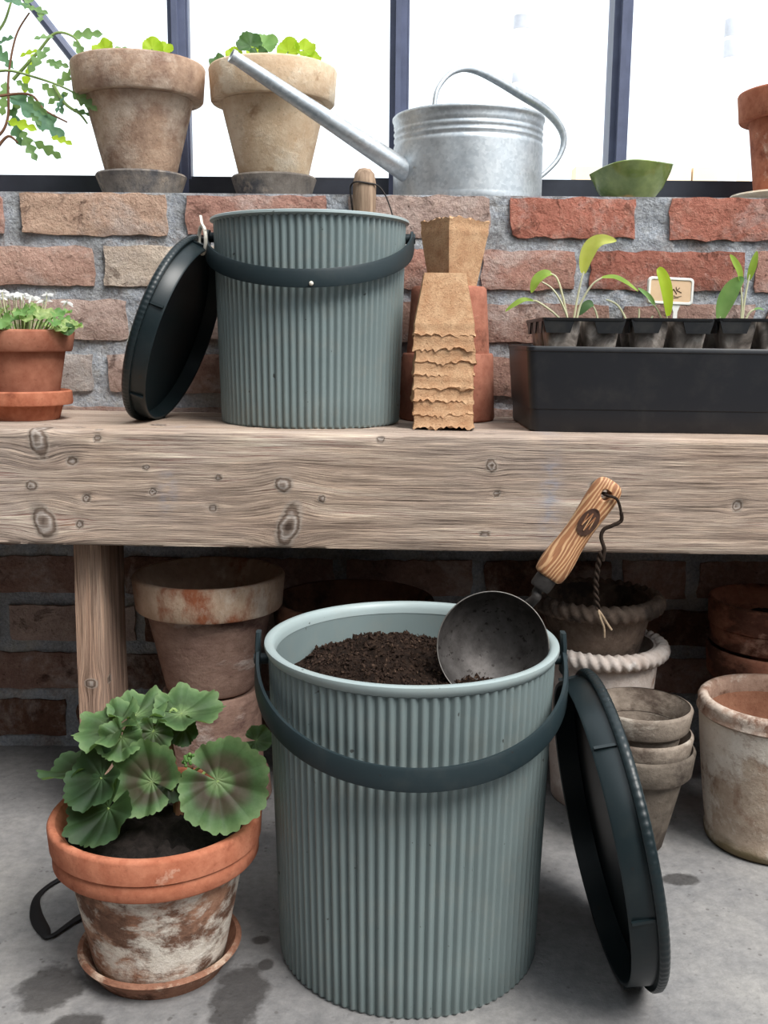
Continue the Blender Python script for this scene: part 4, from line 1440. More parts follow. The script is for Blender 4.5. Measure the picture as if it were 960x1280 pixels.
def cell_tray():
    """open frame with tabs and six hanging cells; origin in the middle of its top"""
    t = thing('cell_tray', 'x', 'seed tray')
    w, d = cellw / 2, 0.083
    loft([rect_ring(w, d, -0.001, .006), rect_ring(w, d, -.004, .006), rect_ring(w - .001, d - .001, -.0055, .006), rect_ring(w - .006, d - .006, -.0055, .004), rect_ring(w - .006, d - .006, -.001, .004), rect_ring(w, d, -0.001, .006)], False, False).build('frame', M['cell_plastic'], t, smooth=40)
    for sy in (-1, 1):
        for cx in (-0.0345, 0.0345):
            vs = []
            for yy in (d - 0.0012, d - 0.003):
                vs += [(cx - .021, sy * yy, -.004), (cx + .021, sy * yy, -.004), (cx + .016, sy * yy, -.021), (cx - .016, sy * yy, -.021)]
            MB().add(vs, [(0, 1, 2, 3), (7, 6, 5, 4), (0, 4, 5, 1), (1, 5, 6, 2), (2, 6, 7, 3), (3, 7, 4, 0)]).build('tab', M['cell_plastic'], t, smooth=0)
    for sx in (-1, 1):
        for cy in (-0.054, 0.0, 0.054):
            vs = []
            for xx in (w - 0.0012, w - 0.003):
                vs += [(sx * xx, cy - .015, -.004), (sx * xx, cy + .015, -.004), (sx * xx, cy + .011, -.021), (sx * xx, cy - .011, -.021)]
            MB().add(vs, [(0, 1, 2, 3), (7, 6, 5, 4), (0, 4, 5, 1), (1, 5, 6, 2), (2, 6, 7, 3), (3, 7, 4, 0)]).build('tab', M['cell_plastic'], t, smooth=0)
    for ix in (-1, 1):
        for iy in (-1, 0, 1):
            cx, cy = ix * 0.0265, iy * 0.0525

            def rr(hw, z):
                return [(x + cx, y + cy, z) for x, y, z in rect_ring(hw, hw * .97, z, hw * .3, 3)]
            cell = loft([rr(.012, -.062), rr(.0165, -.060), rr(.0235, -.014), rr(.0245, -.003), rr(.0228, -.003), rr(.0222, -.014), rr(.0155, -.056)]).build('cell', M['cell_wall'], t, smooth=50)
            if True:
                s_ = soil_disc(cell, 0.021, -0.010, M['dark_soil'], ix * 3 + iy, 16, 0.002)
                s_.location = (cx, cy, 0)
    return t


ct0 = cell_tray()
labs = ['black cell tray at the left end of the trough', 'middle black cell tray of the trough, holding the plant label', 'black cell tray at the right end of the trough']
for i in range(3):
    c_ = ct0 if i == 0 else copy_tree(ct0)
    c_['label'] = labs[i]
    c_['group'] = 'cell trays in the black trough'
    c_.location = (0.2665 + i * 0.1185, 1.467, CTZ + 0.0005 * i)
    c_.rotation_euler = (R(-0.6), R(0.25), 0)

SZ = CTZ - 0.009


def sprout(label, x, y, leaves):
    """leaves: (stalk points, blade length points, half width, blade material), metres in world x, z and depth offset"""
    t = thing('seedling', label, 'seedling', (x, y, SZ), group=None)
    for (stalk, blade, hw, mt, face) in leaves:
        P = [Vector((a - x, d, c - SZ)) for (a, c, d) in stalk]
        sp_ = spline(P, 6)
        MB().tube(sp_, [0.0017 - 0.0006 * q / len(sp_) for q in range(len(sp_))], 6).build('stalk', M['pale_stem'], t)
        if not blade:
            continue
        B = spline([Vector((a - x, d, c - SZ)) for (a, c, d) in blade], 7)
        n = len(B)
        vs, fs = [], []
        fv = Vector(face)
        for i, p in enumerate(B):
            q = i / (n - 1)
            T = (B[min(i + 1, n - 1)] - B[max(i - 1, 0)]).normalized()
            s = T.cross(fv)
            s = s.normalized() if s.length > 1e-5 else Vector((1, 0, 0))
            nn_ = s.cross(T)
            w = hw * (math.sin(PI * min(1, 0.06 + 0.93 * q)) ** 0.75)
            for u in (-1, -0.5, 0, 0.5, 1):
                vs.append(p + s * u * w + nn_ * (0.32 * abs(u) * w))
        for i in range(n - 1):
            for j in range(4):
                fs.append((i * 5 + j, i * 5 + j + 1, i * 5 + j + 6, i * 5 + j + 5))
        MB().add(vs, fs).build('leaf', M[mt], t, smooth=180)
    return t


sprout('seedling in the left cell tray, one tall lime leaf and several arching leaves', 0.262, 1.468, [
    ([(.260, .708, 0), (.250, .745, -.005), (.240, .772, -.008), (.230, .779, -.008)], [(.232, .779, -.008), (.222, .777, -.010), (.211, .768, -.012), (.204, .752, -.013)], .009, 'sprout_leaf', (-.4, -.7, .6)),
    ([(.261, .708, -.004), (.247, .738, -.012), (.232, .758, -.016), (.217, .767, -.018)], None, 0, '', None),
    ([(.256, .708, 0), (.236, .726, -.005), (.214, .740, -.008), (.207, .741, -.008)], [(.209, .741, -.008), (.195, .742, -.01), (.182, .736, -.012), (.168, .726, -.012)], .005, 'sprout_leaf', (.1, -.6, .8)),
    ([(.266, .708, 0), (.270, .742, -.002), (.275, .772, -.004), (.278, .782, -.004)], [(.277, .780, -.004), (.279, .799, -.006), (.286, .816, -.010), (.299, .824, -.016), (.318, .823, -.020)], .0105, 'lime_tip', (-.1, -.9, .25)),
    ([(.270, .708, 0), (.276, .738, 0), (.290, .764, -.003), (.304, .774, -.004)], [(.303, .774, -.004), (.320, .774, -.006), (.336, .767, -.008), (.354, .755, -.010)], .0062, 'sprout_leaf', (.15, -.55, .8)),
    ([(.305, .708, .01), (.300, .727, .01), (.294, .737, .01)], [(.296, .738, .01), (.287, .736, .008), (.275, .722, .006)], .007, 'dark_leaf', (-.2, -.8, .5)),
    ([(.345, .708, .0), (.336, .726, 0), (.326, .738, 0), (.312, .744, 0)], None, 0, '', None)])
sprout('seedling with one broad lime leaf in front of the plant label', 0.398, 1.462, [
    ([(.398, .708, 0), (.396, .722, -.004), (.394, .735, -.006)], [(.397, .722, -.006), (.394, .742, -.010), (.388, .766, -.012), (.381, .782, -.012), (.377, .786, -.011)], .0092, 'lime_leaf', (.25, -1, .1)),
    ([(.394, .708, 0), (.384, .728, -.003), (.376, .738, -.004)], [(.378, .736, -.004), (.368, .748, -.006), (.352, .760, -.008)], .005, 'green_leaf', (.1, -.7, .6)),
    ([(.358, .708, 0), (.3575, .732, 0)], None, 0, '', None),
    ([(.371, .708, .003), (.378, .722, .003)], None, 0, '', None)])
sprout('seedling in the right cell tray with tall narrow paired leaves', 0.500, 1.465, [
    ([(.503, .708, 0), (.502, .740, -.003), (.497, .770, -.005)], [(.498, .768, -.005), (.493, .784, -.008), (.484, .797, -.012), (.477, .806, -.014)], .0058, 'sprout_leaf', (.3, -.9, .2)),
    ([(.505, .708, 0), (.506, .745, -.002), (.510, .780, -.003)], [(.509, .772, -.003), (.513, .792, -.005), (.517, .812, -.006)], .0052, 'sprout_leaf', (-.2, -1, .1)),
    ([(.470, .708, 0), (.473, .722, -.002)], [(.472, .716, -.002), (.476, .740, -.004), (.486, .762, -.006), (.500, .776, -.008)], .0125, 'green_leaf', (.1, -1, .2)),
    ([(.506, .708, 0), (.513, .726, -.002), (.520, .732, -.003)], [(.518, .731, -.003), (.526, .733, -.004), (.533, .731, -.005)], .003, 'green_leaf', (0, -.5, .8))])

# plant label: white frame, tan paper, handwriting
pl = thing('plant_label', 'white framed plant label with tan handwritten paper in the trough', 'plant label', (0.410, 1.500, SZ - 0.004), (R(-4), R(2), R(4)))
HW, HH, ZC = 0.034, 0.0195, 0.0545


def rr2(hw, hh, r, y, n=6):
    return [(x, y, z + ZC) for x, z, _ in rect_ring(hw, hh, 0, r, n)]


loft([rr2(HW, HH, .006, -.001), rr2(HW, HH, .006, .003), rr2(HW - .001, HH - .001, .006, .004)], True, True).build('back_plate', M['white_plastic'], pl, smooth=30)
loft([rr2(HW, HH, .006, -.001), rr2(HW - .001, HH - .001, .006, -.0028), rr2(HW - .0035, HH - .0035, .004, -.0028), rr2(HW - .0045, HH - .0045, .003, -.0012)], False, False).build('frame', M['white_plastic'], pl, smooth=30)
loft([rr2(HW - .004, HH - .004, .003, -.0012), rr2(HW - .004, HH - .004, .003, -.0016)], True, True).build('paper', M['tan_paper'], pl, smooth=0)
stake = MB().add([(-.007, -.001, ZC - HH + .001), (.007, -.001, ZC - HH + .001), (.003, -.001, ZC - HH - .010), (.003, -.001, -.03), (0, -.001, -.045), (-.003, -.001, -.03), (-.003, -.001, ZC - HH - .010),
          (-.007, .002, ZC - HH + .001), (.007, .002, ZC - HH + .001), (.003, .002, ZC - HH - .010), (.003, .002, -.03), (0, .002, -.045), (-.003, .002, -.03), (-.003, .002, ZC - HH - .010)],
         [tuple(range(7)), tuple(range(13, 6, -1))] + [(i, 7 + i, 7 + (i + 1) % 7, (i + 1) % 7) for i in range(7)])
stake.move(Matrix.Translation((0.009, 0, 0))).build('stake', M['white_plastic'], pl, smooth=0)


def pen(strokes):
    mb = MB()
    for s in strokes:
        mb.tube(spline([(a, -.0019, c + ZC) for a, c in s], 5), 0.00055, 5)
    return mb


q = 0.001
word = [  # o j a k, slanted handwriting, with a second fainter scrawl below
    [(-6 * q, 2 * q), (-8 * q, 0), (-7 * q, -3 * q), (-5 * q, -1 * q), (-6 * q, 2 * q)],
    [(-4 * q, 2 * q), (-3 * q, -1 * q), (-3.5 * q, -5 * q)], [(-2 * q, 1.5 * q), (0, -1.5 * q), (1 * q, 2 * q), (2.2 * q, -1 * q), (4 * q, 3 * q)],
    [(4 * q, 3 * q), (7 * q, -1 * q), (9 * q, -4 * q)], [(7.5 * q, 6 * q), (8.5 * q, 2 * q), (9 * q, 0.5 * q)], [(13 * q, 5 * q), (9 * q, 1 * q), (12 * q, 0), (16 * q, -2 * q)]]
pen(word).build('handwriting', M['ink'], pl)
o = pen([[(-6 * q, -7 * q), (-2 * q, -6 * q), (1 * q, -8 * q), (5 * q, -6.5 * q), (9 * q, -8 * q), (16 * q, -6.5 * q)], [(0 * q, -9 * q), (6 * q, -9.5 * q), (12 * q, -9 * q)]]).build('handwriting', M['cord_pale'], pl)

# ------------------------------------------------------------------ small orange pot of variegated leaves and white flowers
FX, FY = -0.512, 1.452
saucer('plant_saucer', 'orange clay saucer under the white flowered pot on the bench', (FX, FY, bz(FX)), 0.046, 0.0655, 0.041, M['clay_rim_orange'], 21, 0.006, step=True)
fp = thing('potted_flower', 'orange clay pot of variegated leaves and small white flowers on the bench', 'potted plant', (FX, FY, bz(FX) + 0.0065))
pot_parts(fp, 0.043, 0.0715, 0.119, 0.030, 0.009, 0.007, M['clay_new'], M['clay_new'], 22, 0.003)
soil_disc(fp, 0.060, 0.108, M['dark_soil'], 4)
fr2 = random.Random(8)
for i in range(46):
    a = fr2.uniform(0, TAU)
    rr = 0.078 * math.sqrt(fr2.random())
    hgt = 0.126 + 0.020 * (1 - (rr / .075) ** 2) + fr2.uniform(-.006, .012)
    if rr > .062:
        hgt = 0.121 + fr2.uniform(-.004, .008)
    p = Vector((rr * math.cos(a), rr * math.sin(a), hgt))
    MB().tube([(p.x * .5, p.y * .5, 0.106), (p.x * .8, p.y * .8, hgt * .93), p], 0.0009, 5).build('stem', M['green_stem'], fp)
    put_leaf(round_leaf(fr2.uniform(.008, .013), i, 5, 0.3, 0.3, 40, 4, 30), M['variegated' if i % 3 else 'green_leaf'], fp, p,
             (math.cos(a), math.sin(a), fr2.uniform(-.5, .3)), (math.cos(a) * .5 + fr2.uniform(-.4, .4), math.sin(a) * .5 - .5, 1.0))
# large leaf hanging over the rim
put_leaf(round_leaf(.016, 91, 5, 0.2, 0.2, 50, 5, 40), M['green_leaf'], fp, Vector((-0.004, -0.066, 0.131)), (0.0, -.4, -1), (0.05, -1, .5))
put_leaf(round_leaf(.012, 92, 5, 0.2, 0.2, 50, 5, 40), M['dark_leaf'], fp, Vector((0.072, -0.030, 0.120)), (.5, -.3, -.5), (0.4, -1, .6))
for i in range(22):
    x = (-0.062 + 0.0048 * i) + fr2.uniform(-.003, .003)
    if i == 21:
        x = 0.064
    y = fr2.uniform(-.03, .02)
    z = 0.163 + fr2.uniform(-.004, .009) - (0.004 if i > 17 else 0)
    MB().tube(spline([(x * .6, y * .6, 0.11), (x * .85, y * .9, 0.14), (x, y, z)], 4), 0.0009, 5).build('flower_stem', M['pale_stem'], fp)
    mb = MB()
    npet = 6
    for k_ in range(npet):
        a = TAU * k_ / npet + fr2.random()
        L = fr2.uniform(.008, .0125)
        d = Vector((math.cos(a), math.sin(a) * .8, fr2.uniform(-.3, .7))).normalized()
        s = d.cross(Vector((0, -1, .4))).normalized()
        c0 = Vector((x, y, z))
        vs, fs = [], []
        for jj in range(5):
            qv = jj / 4
            pp = c0 + d * L * qv + Vector((0, 0, -.35 * L * qv * qv))
            w = 0.0019 * math.sin(PI * (0.12 + .8 * qv))
            vs += [pp - s * w, pp + Vector((0, 0, .0005)), pp + s * w]
        for jj in range(4):
            for h_ in range(2):
                b = jj * 3 + h_
                fs.append((b, b + 1, b + 4, b + 3))
        mb.add(vs, fs)
    mb.build('flower', M['white_petal'], fp, smooth=180)

# ------------------------------------------------------------------ pots under the bench
t = thing('flower_pot', 'old weathered clay pot upside down on the floor, supporting the wide mauve pot', 'pot', (-0.256, 1.455, 0.172), (PI, 0, 0.7))
pot_parts(t, 0.072, 0.088, 0.172, 0.04, 0.010, 0.008, M['clay_mauve'], M['clay_mauve'], 31, 0.012)
t = thing('flower_pot', 'mauve clay pot with pale rim under the bench beside the timber leg', 'pot', (-0.2565, 1.455, 0.173), (0, 0, 0.2))
pot_parts(t, 0.066, 0.111, 0.174, 0.050, 0.008, 0.010, M['clay_mauve'], M['clay_pale_rim'], 32, 0.008)
t = thing('flower_pot', 'dark wide clay pot behind the tall bucket, mostly in shadow', 'pot', (-0.045, 1.495, 0.0))
pot_parts(t, 0.085, 0.122, 0.300, 0.060, 0.010, 0.010, M['clay_dark'], M['clay_dark'], 33, 0.008)


def rope_ring(r, z, thick, nb, strands=2, seed=0):
    """twisted clay rope laid on the rim"""
    mb = MB()
    n, m = 300, 14
    vs, fs = [], []
    for i in range(n):
        a = TAU * i / n
        for j in range(m):
            b = TAU * j / m
            d = thick * (0.70 + 0.38 * abs(math.cos((b + a * nb) * strands / 2)))
            d *= 1 + 0.05 * mnoise.noise(Vector((math.cos(a) * 9, math.sin(a) * 9, b + seed)))
            vs.append(((r + d * math.cos(b)) * math.cos(a), (r + d * math.cos(b)) * math.sin(a), z + d * 1.08 * math.sin(b)))
    for i in range(n):
        for j in range(m):
            i2, j2 = (i + 1) % n, (j + 1) % m
            fs.append((i * m + j, i2 * m + j, i2 * m + j2, i * m + j2))
    return mb.add(vs, fs)


def rope_pot(label, x, y, z, rb, rt, h, mat, seed, th=0.0115, nb=20):
    t = thing('rope_rim_pot', label, 'pot', (x, y, z), group=None)
    f = wob(seed, 0.006)
    prof = [(0, 0.003), (rb - .003, 0), (rb, 0.004)] + [(rb + (rt - rb) * q / 8, 0.004 + (h - 0.008) * q / 8) for q in range(1, 9)]
    prof += [(rt - 0.002, h), (rt - 0.009, h)] + [(rb - 0.009 + (rt - rb) * q / 8, max(.009, 0.004 + (h - 0.012) * q / 8)) for q in range(7, -1, -1)] + [(0, 0.009)]
    MB().lathe(prof, 72, f).build('body', mat, t, smooth=50)
    rope_ring(rt + 0.0035, h - 0.008, th, nb, 2, seed).build('rope_rim', mat, t, smooth=60)
    return t


rope_pot('whitish rope rimmed clay pot under the dark rope rimmed one', 0.326, 1.462, 0.0, 0.066, 0.0845, 0.246, M['clay_rope_white'], 41)
rope_pot('dark rope rimmed clay pot nested in the whitish one', 0.3165, 1.462, 0.196, 0.0555, 0.0835, 0.120, M['clay_rope_dark'], 42, 0.012, 18)

# stack of three grey pots in front of them
sx, sy = 0.3525, 1.312
for (lab, z, rb, rt, h, rh, mt, sd_) in (
        ('dark grey clay pot standing on the floor, lowest of the nested three', 0.0, 0.036, 0.0735, 0.146, 0.036, 'clay_grey_dark', 51),
        ('thin grey clay pot in the middle of the nested three', 0.036, 0.0345, 0.0705, 0.131, 0.030, 'clay_grey', 52),
        ('grey brown clay pot topmost of the nested three', 0.066, 0.0335, 0.0685, 0.138, 0.031, 'clay_grey', 53)):
    t = thing('flower_pot', lab, 'pot', (sx + (z * -.03), sy, z), (0, 0, sd_), group='nested grey clay pots')
    pot_parts(t, rb, rt, h, rh, 0.006, 0.0045, M[mt], M[mt], sd_, 0.008)

t = thing('flower_pot', 'cream aged clay pot with thick soft rim and mossy foot on the floor', 'pot', (0.540, 1.328, 0.0))
rolled_pot_parts(t, 0.083, 0.1035, 0.209, 0.024, 0.013, M['clay_aged'], M['clay_aged_rim'], 61)
rt_ = 0.094
t = thing('flower_pot', 'red brown clay pot on the floor in the corner, under another', 'pot', (0.606, 1.524, 0.0))
pot_parts(t, 0.062, 0.099, 0.222, 0.048, 0.008, 0.008, M['clay_red'], M['clay_red'], 62, 0.006)
t = thing('flower_pot', 'red brown clay pot nested on top of the corner pot behind the cream one', 'pot', (0.606, 1.524, 0.085), (0, 0, 1.4))
pot_parts(t, 0.060, 0.0995, 0.212, 0.070, 0.011, 0.008, M['clay_red'], M['clay_red'], 63, 0.006, double=True)
soil_disc(t, 0.078, 0.175, M['dark_soil'], 9)

# ------------------------------------------------------------------ geranium in the lime-crusted pot
GX, GY = -0.2455, 1.037
saucer('plant_saucer', 'brown clay saucer on the floor under the geranium pot', (GX, GY, 0), 0.072, 0.0895, 0.027, M['clay_saucer'], 71, 0.007)
ge = thing('potted_geranium', 'zonal geranium in a white crusted clay pot with orange rim', 'potted plant', (GX, GY, 0.0075))
pot_parts(ge, 0.072, 0.1145, 0.172, 0.048, 0.010, 0.010, M['clay_white'], M['clay_rim_orange'], 72, 0.007, n=96, double=True)
soil_disc(ge, 0.098, 0.155, M['dark_soil'], 73, 60, 0.009)
G0 = Vector((GX, GY, 0.0075))


def gp(x, y, z):
    return Vector((x, y, z)) - G0


trunk = [gp(-.224, 1.045, .158), gp(-.2235, 1.045, .185), gp(-.228, 1.048, .215), gp(-.232, 1.05, .245), gp(-.240, 1.055, .268)]
MB().tube(spline(trunk, 6), [0.0062 - 0.0022 * q / 24 for q in range(25)], 10).build('main_stem', M['brown_stem'], ge)
MB().tube(spline([gp(-.2235, 1.045, .19), gp(-.214, 1.04, .205), gp(-.207, 1.032, .225), gp(-.206, 1.03, .232)], 6), 0.0032, 8).build('side_stem', M['brown_stem'], ge)
L_ = [  # joint x, y, z; radius; tip; normal; shade colour; zone strength; cup; ruffle
    ((-.2691, 1.055, .2800), .040, (.35, .9, .1), (-.05, -.12, 1), 1.12, .10, .25, .22),
    ((-.285, 1.035, .276), .046, (-.95, -.1, -.15), (-.38, -.30, .9), 1.05, .2, .20, .24),
    ((-.276, 1.020, .270), .030, (-.1, -.4, -.9), (-.1, -.75, .6), 1.0, .15, .2, .30),
    ((-.2208, 1.06, .281), .050, (1, .15, -.02), (.10, -.18, 1), 1.08, .05, .2, .16),
    ((-.2405, 1.000, .2286), .047, (-.72, -.1, .45), (-.22, -.90, .42), 1.0, .9, .22, .14),
    ((-.1705, .990, .2348), .0575, (.72, -.05, -.42), (.10, -.93, .38), 1.0, 1.0, .16, .13),
    ((-.2931, 1.000, .2326), .042, (-.80, -.05, -.62), (-.45, -.62, .60), .50, .25, .3, .14),
    ((-.325, 1.045, .2235), .047, (-.92, -.1, -.42), (-.42, -.05, .95), .40, .25, .3, .15),
    ((-.2816, .982, .2078), .048, (-.72, -.35, -.62), (-.40, -.62, .65), .42, .2, .25, .16),
    ((-.2443, 1.03, .2712), .026, (-.1, -.3, -1), (.05, -.95, .25), .75, .5, .3, .3),
    ((-.2158, 1.05, .268), .021, (.3, -.2, -1), (-.2, -.9, .35), .65, .2, .3, .3),
    ((-.2327, 1.04, .2076), .022, (.5, -.2, -.8), (.1, -.9, .4), .5, .5, .3, .2),
    ((-.142, 1.085, .2400), .020, (1, 0, .25), (.2, -.6, .8), .85, .1, .3, .2),
    ((-.250, 1.10, .258), .026, (-.4, .7, .1), (-.2, -.2, .95), .7, .2, .2, .2),
]
for i, (p, r, tip, nrm, sh, zn, cup, ruf) in enumerate(L_):
    P = gp(*p)
    st = Vector(trunk[min(4, 1 + i % 4)])
    if i == 5:
        st = gp(-.207, 1.032, .222)
    mid = (st + P) * .5 + Vector((0, 0.006, .010))
    n_ = Vector(nrm).normalized()
    MB().tube(spline([st, mid, P - n_ * 0.006, P], 5), 0.0017, 7).build('leaf_stalk', M['green_stem'], ge)
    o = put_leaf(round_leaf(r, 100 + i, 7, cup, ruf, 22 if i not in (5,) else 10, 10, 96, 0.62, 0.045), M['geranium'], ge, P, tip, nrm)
    # upper leaves tinted paler, low and inner ones darkened to paint their shade
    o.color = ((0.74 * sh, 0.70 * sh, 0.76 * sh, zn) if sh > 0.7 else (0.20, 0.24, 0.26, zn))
for i in range(26):
    a, b = mrng.uniform(0, TAU), mrng.uniform(-1, 1)
    c_ = gp(-.2055, 1.028, .238) + Vector((0.0075 * math.cos(a) * math.sqrt(1 - b * b), 0.006 * math.sin(a) * math.sqrt(1 - b * b), 0.009 * b))
    MB().ball(c_, 0.0021, 7, 5).build('bud', M['green_leaf'], ge)

# ------------------------------------------------------------------ potting soil heaped in the tall bucket
SX, SY = 0.0315, 1.083
rng = random.Random(17)


def soil_h(x, y):
    r = math.hypot(x, y)
    return 0.311 + 0.030 * math.exp(-((x + 0.018) / 0.085) ** 2 - ((y - 0.055) / 0.085) ** 2) + 0.007 * mnoise.noise(Vector((x * 28, y * 28, 1))) + 0.004 * mnoise.noise(Vector((x * 75, y * 75, 4))) - 0.0025 * (r > 0.135)


mb = MB()
NR, NA = 26, 90
vs, fs = [(0, 0, soil_h(0, 0))], []
for i in range(1, NR + 1):
    for j in range(NA):
        a = TAU * j / NA
        r = 0.1470 * i / NR
        x, y = r * math.cos(a), r * math.sin(a)
        vs.append((x, y, soil_h(x, y)))
fs += [(0, 1 + j, 1 + (j + 1) % NA) for j in range(NA)]
for i in range(NR - 1):
    for j in range(NA):
        a, b = 1 + i * NA, 1 + (i + 1) * NA
        fs.append((a + j, b + j, b + (j + 1) % NA, a + (j + 1) % NA))
base = len(vs)
vs += [(0.1455 * math.cos(TAU * j / NA), 0.1455 * math.sin(TAU * j / NA), 0.27) for j in range(NA)]
e0 = 1 + (NR - 1) * NA
fs += [(e0 + j, base + j, base + (j + 1) % NA, e0 + (j + 1) % NA) for j in range(NA)]
fs.append(tuple(base + j for j in range(NA))[::-1])
mb.add(vs, fs)
oct_f = [(0, 2, 4), (2, 1, 4), (1, 3, 4), (3, 0, 4), (2, 0, 5), (1, 2, 5), (3, 1, 5), (0, 3, 5)]
for i in range(5200):
    r = 0.1425 * math.sqrt(rng.random())
    a = rng.uniform(0, TAU)
    x, y = r * math.cos(a), r * math.sin(a)
    s = 0.0009 + 0.0034 * rng.random() ** 3
    z = soil_h(x, y) + s * 0.3
    e = Euler((rng.uniform(0, 6), rng.uniform(0, 6), rng.uniform(0, 6))).to_matrix()
    k_ = (s * rng.uniform(.7, 1.6), s * rng.uniform(.6, 1.1), s * rng.uniform(.5, .9))
    o = [e @ Vector(v) for v in ((k_[0], 0, 0), (-k_[0], 0, 0), (0, k_[1], 0), (0, -k_[1], 0), (0, 0, k_[2]), (0, 0, -k_[2]))]
    mb.add([(x + v.x, y + v.y, z + v.z) for v in o], oct_f)
for i in range(260):          # straw-like fibres
    r = 0.135 * math.sqrt(rng.random())
    a = rng.uniform(0, TAU)
    x, y = r * math.cos(a), r * math.sin(a)
    d = Vector((rng.uniform(-1, 1), rng.uniform(-1, 1), rng.uniform(-.1, .5))).normalized() * rng.uniform(.003, .008)
    p = Vector((x, y, soil_h(x, y) + 0.0015))
    mb.tube([p - d * .4, p + d], 0.0004, 4)
so = mb.build('potting_soil', M['soil'], None, smooth=0)
so.data.materials.append(M['crumb'])
mi = np.zeros(len(so.data.polygons), dtype=np.int32)
mi[len(fs):] = 1
so.data.polygons.foreach_set('material_index', mi)
so.location = (SX, SY, 0)
tag(so, 'crumbly dark brown potting soil heaped in the tall bucket', 'soil', None, 'stuff')

# ------------------------------------------------------------------ round soil scoop with ash handle and cord
HD = Vector((0.0715, 0.006, 0.1105)).normalized()           # the way the handle points
BC = Vector((0.1195, 1.062, 0.3590))                        # middle of the bowl's mouth
BN = Vector((-0.06, -0.90, 0.36)).normalized()              # the mouth faces the room
hd = HD
BR = 0.0610
sc = thing('soil_scoop', 'round steel soil scoop with grained wooden handle stuck in the soil', 'scoop', BC)
bm_ = place_axis((0, 0, 0), BN, (1, 0, 0))
prof = []
for i in range(15):
    a = R(78) * (1 - i / 14)
    prof.append((BR / math.sin(R(78)) * math.sin(a), -(BR / math.sin(R(78))) * (math.cos(a) - math.cos(R(78)))))
inner = [(max(0, r - 0.0016), z + 0.0012) for r, z in prof[::-1]]
inner[0] = (0, inner[0][1])
MB().lathe(prof + inner[:-1] + [(BR - 0.0014, 0.0003)], 96).move(bm_).build('bowl', M['steel'], sc, smooth=60)
rimp = [(BR + 0.0007 * math.cos(TAU * i / 8) - .0006, 0.0009 * math.sin(TAU * i / 8)) for i in range(8)]
MB().lathe(rimp, 96).move(bm_).build('worn_edge', M['steel_edge'], sc, smooth=60)
# neck from the back of the bowl, ferrule, handle
ua = Vector((0.0475, 0.020, 0.050))                          # on the upper right back of the bowl
f0 = Vector((0.1710, 1.085, 0.4190)) - BC                   # ferrule foot
MB().tube(spline([ua + Vector((-.012, .012, -.016)), ua, f0 - hd * 0.004, f0 + hd * 0.012], 6), [0.0062, .006, .006, .0058, .0056, .0055, .0055, .0055, .0055, .0054, .0054, .0054, .0054, .0054, .0054, .0054, .0054, .0054, .0054], 12).build('neck', M['iron'], sc)
hm = place_axis(f0, hd, Vector((0, -1, 0)).cross(hd))
MB().lathe([(0.0055, 0.0), (0.0105, 0.0), (0.0118, 0.003), (0.0118, 0.016), (0.0055, 0.016)], 28).move(hm).build('ferrule', M['iron'], sc)
# flattened ash handle built round a drilled hole near its end
HL = 0.126
hb = bpy.data.objects.new('wooden_handle', None)
secs = [(0, .0135, .0115), (.003, .0163, .0135), (.014, .0178, .0148), (.028, .0172, .0145), (.045, .0150, .0132), (.065, .0143, .0125), (.085, .0155, .0125), (.100, .0165, .0122), (.112, .0166, .0115), (.120, .0148, .0104), (.1245, .0108, .008), (.126, .005, .004)]
prof_pts = spline([(a, b, c) for a, b, c in secs], 3)
vs, fs = [], []
nse = 28
for p in prof_pts:
    for j in range(nse):
        a = TAU * j / nse
        ca, sa = math.cos(a), math.sin(a)
        vs.append((p.y * math.copysign(abs(ca) ** .8, ca), p.z * math.copysign(abs(sa) ** .8, sa), p.x))
for i in range(len(prof_pts) - 1):
    for j in range(nse):
        fs.append((i * nse + j, i * nse + (j + 1) % nse, (i + 1) * nse + (j + 1) % nse, (i + 1) * nse + j))
fs.append(tuple(range(nse))[::-1])
fs.append(tuple((len(prof_pts) - 1) * nse + j for j in range(nse)))
bpy.data.objects.remove(hb)
wh = MB().add(vs, fs).build('wooden_handle', M['ash'], sc, smooth=60)
hm2 = place_axis(f0 + hd * 0.0155, hd, Vector((0, -1, 0)).cross(hd))
wh.matrix_local = hm2
wh['label'] = 'pale ash handle with dark grain'
# which side of the handle faces the room
front = -1 if (hm2.to_3x3() @ Vector((0, 1, 0))).y > 0 else 1
me = wh.data
cut = MB().tube([(0, -0.03, 0.109), (0, 0.03, 0.109)], 0.0060, 24).build('drill', None, None)
cut.matrix_world = Matrix.Translation(BC) @ hm2
bpy.context.view_layer.update()
bo_ = wh.modifiers.new('hole', 'BOOLEAN')
bo_.operation = 'DIFFERENCE'
bo_.object = cut
bo_.solver = 'EXACT'
bpy.context.view_layer.update()
dg = bpy.context.evaluated_depsgraph_get()
nm = bpy.data.meshes.new_from_object(wh.evaluated_get(dg))
wh.modifiers.clear()
wh.data = nm
bpy.data.objects.remove(cut)
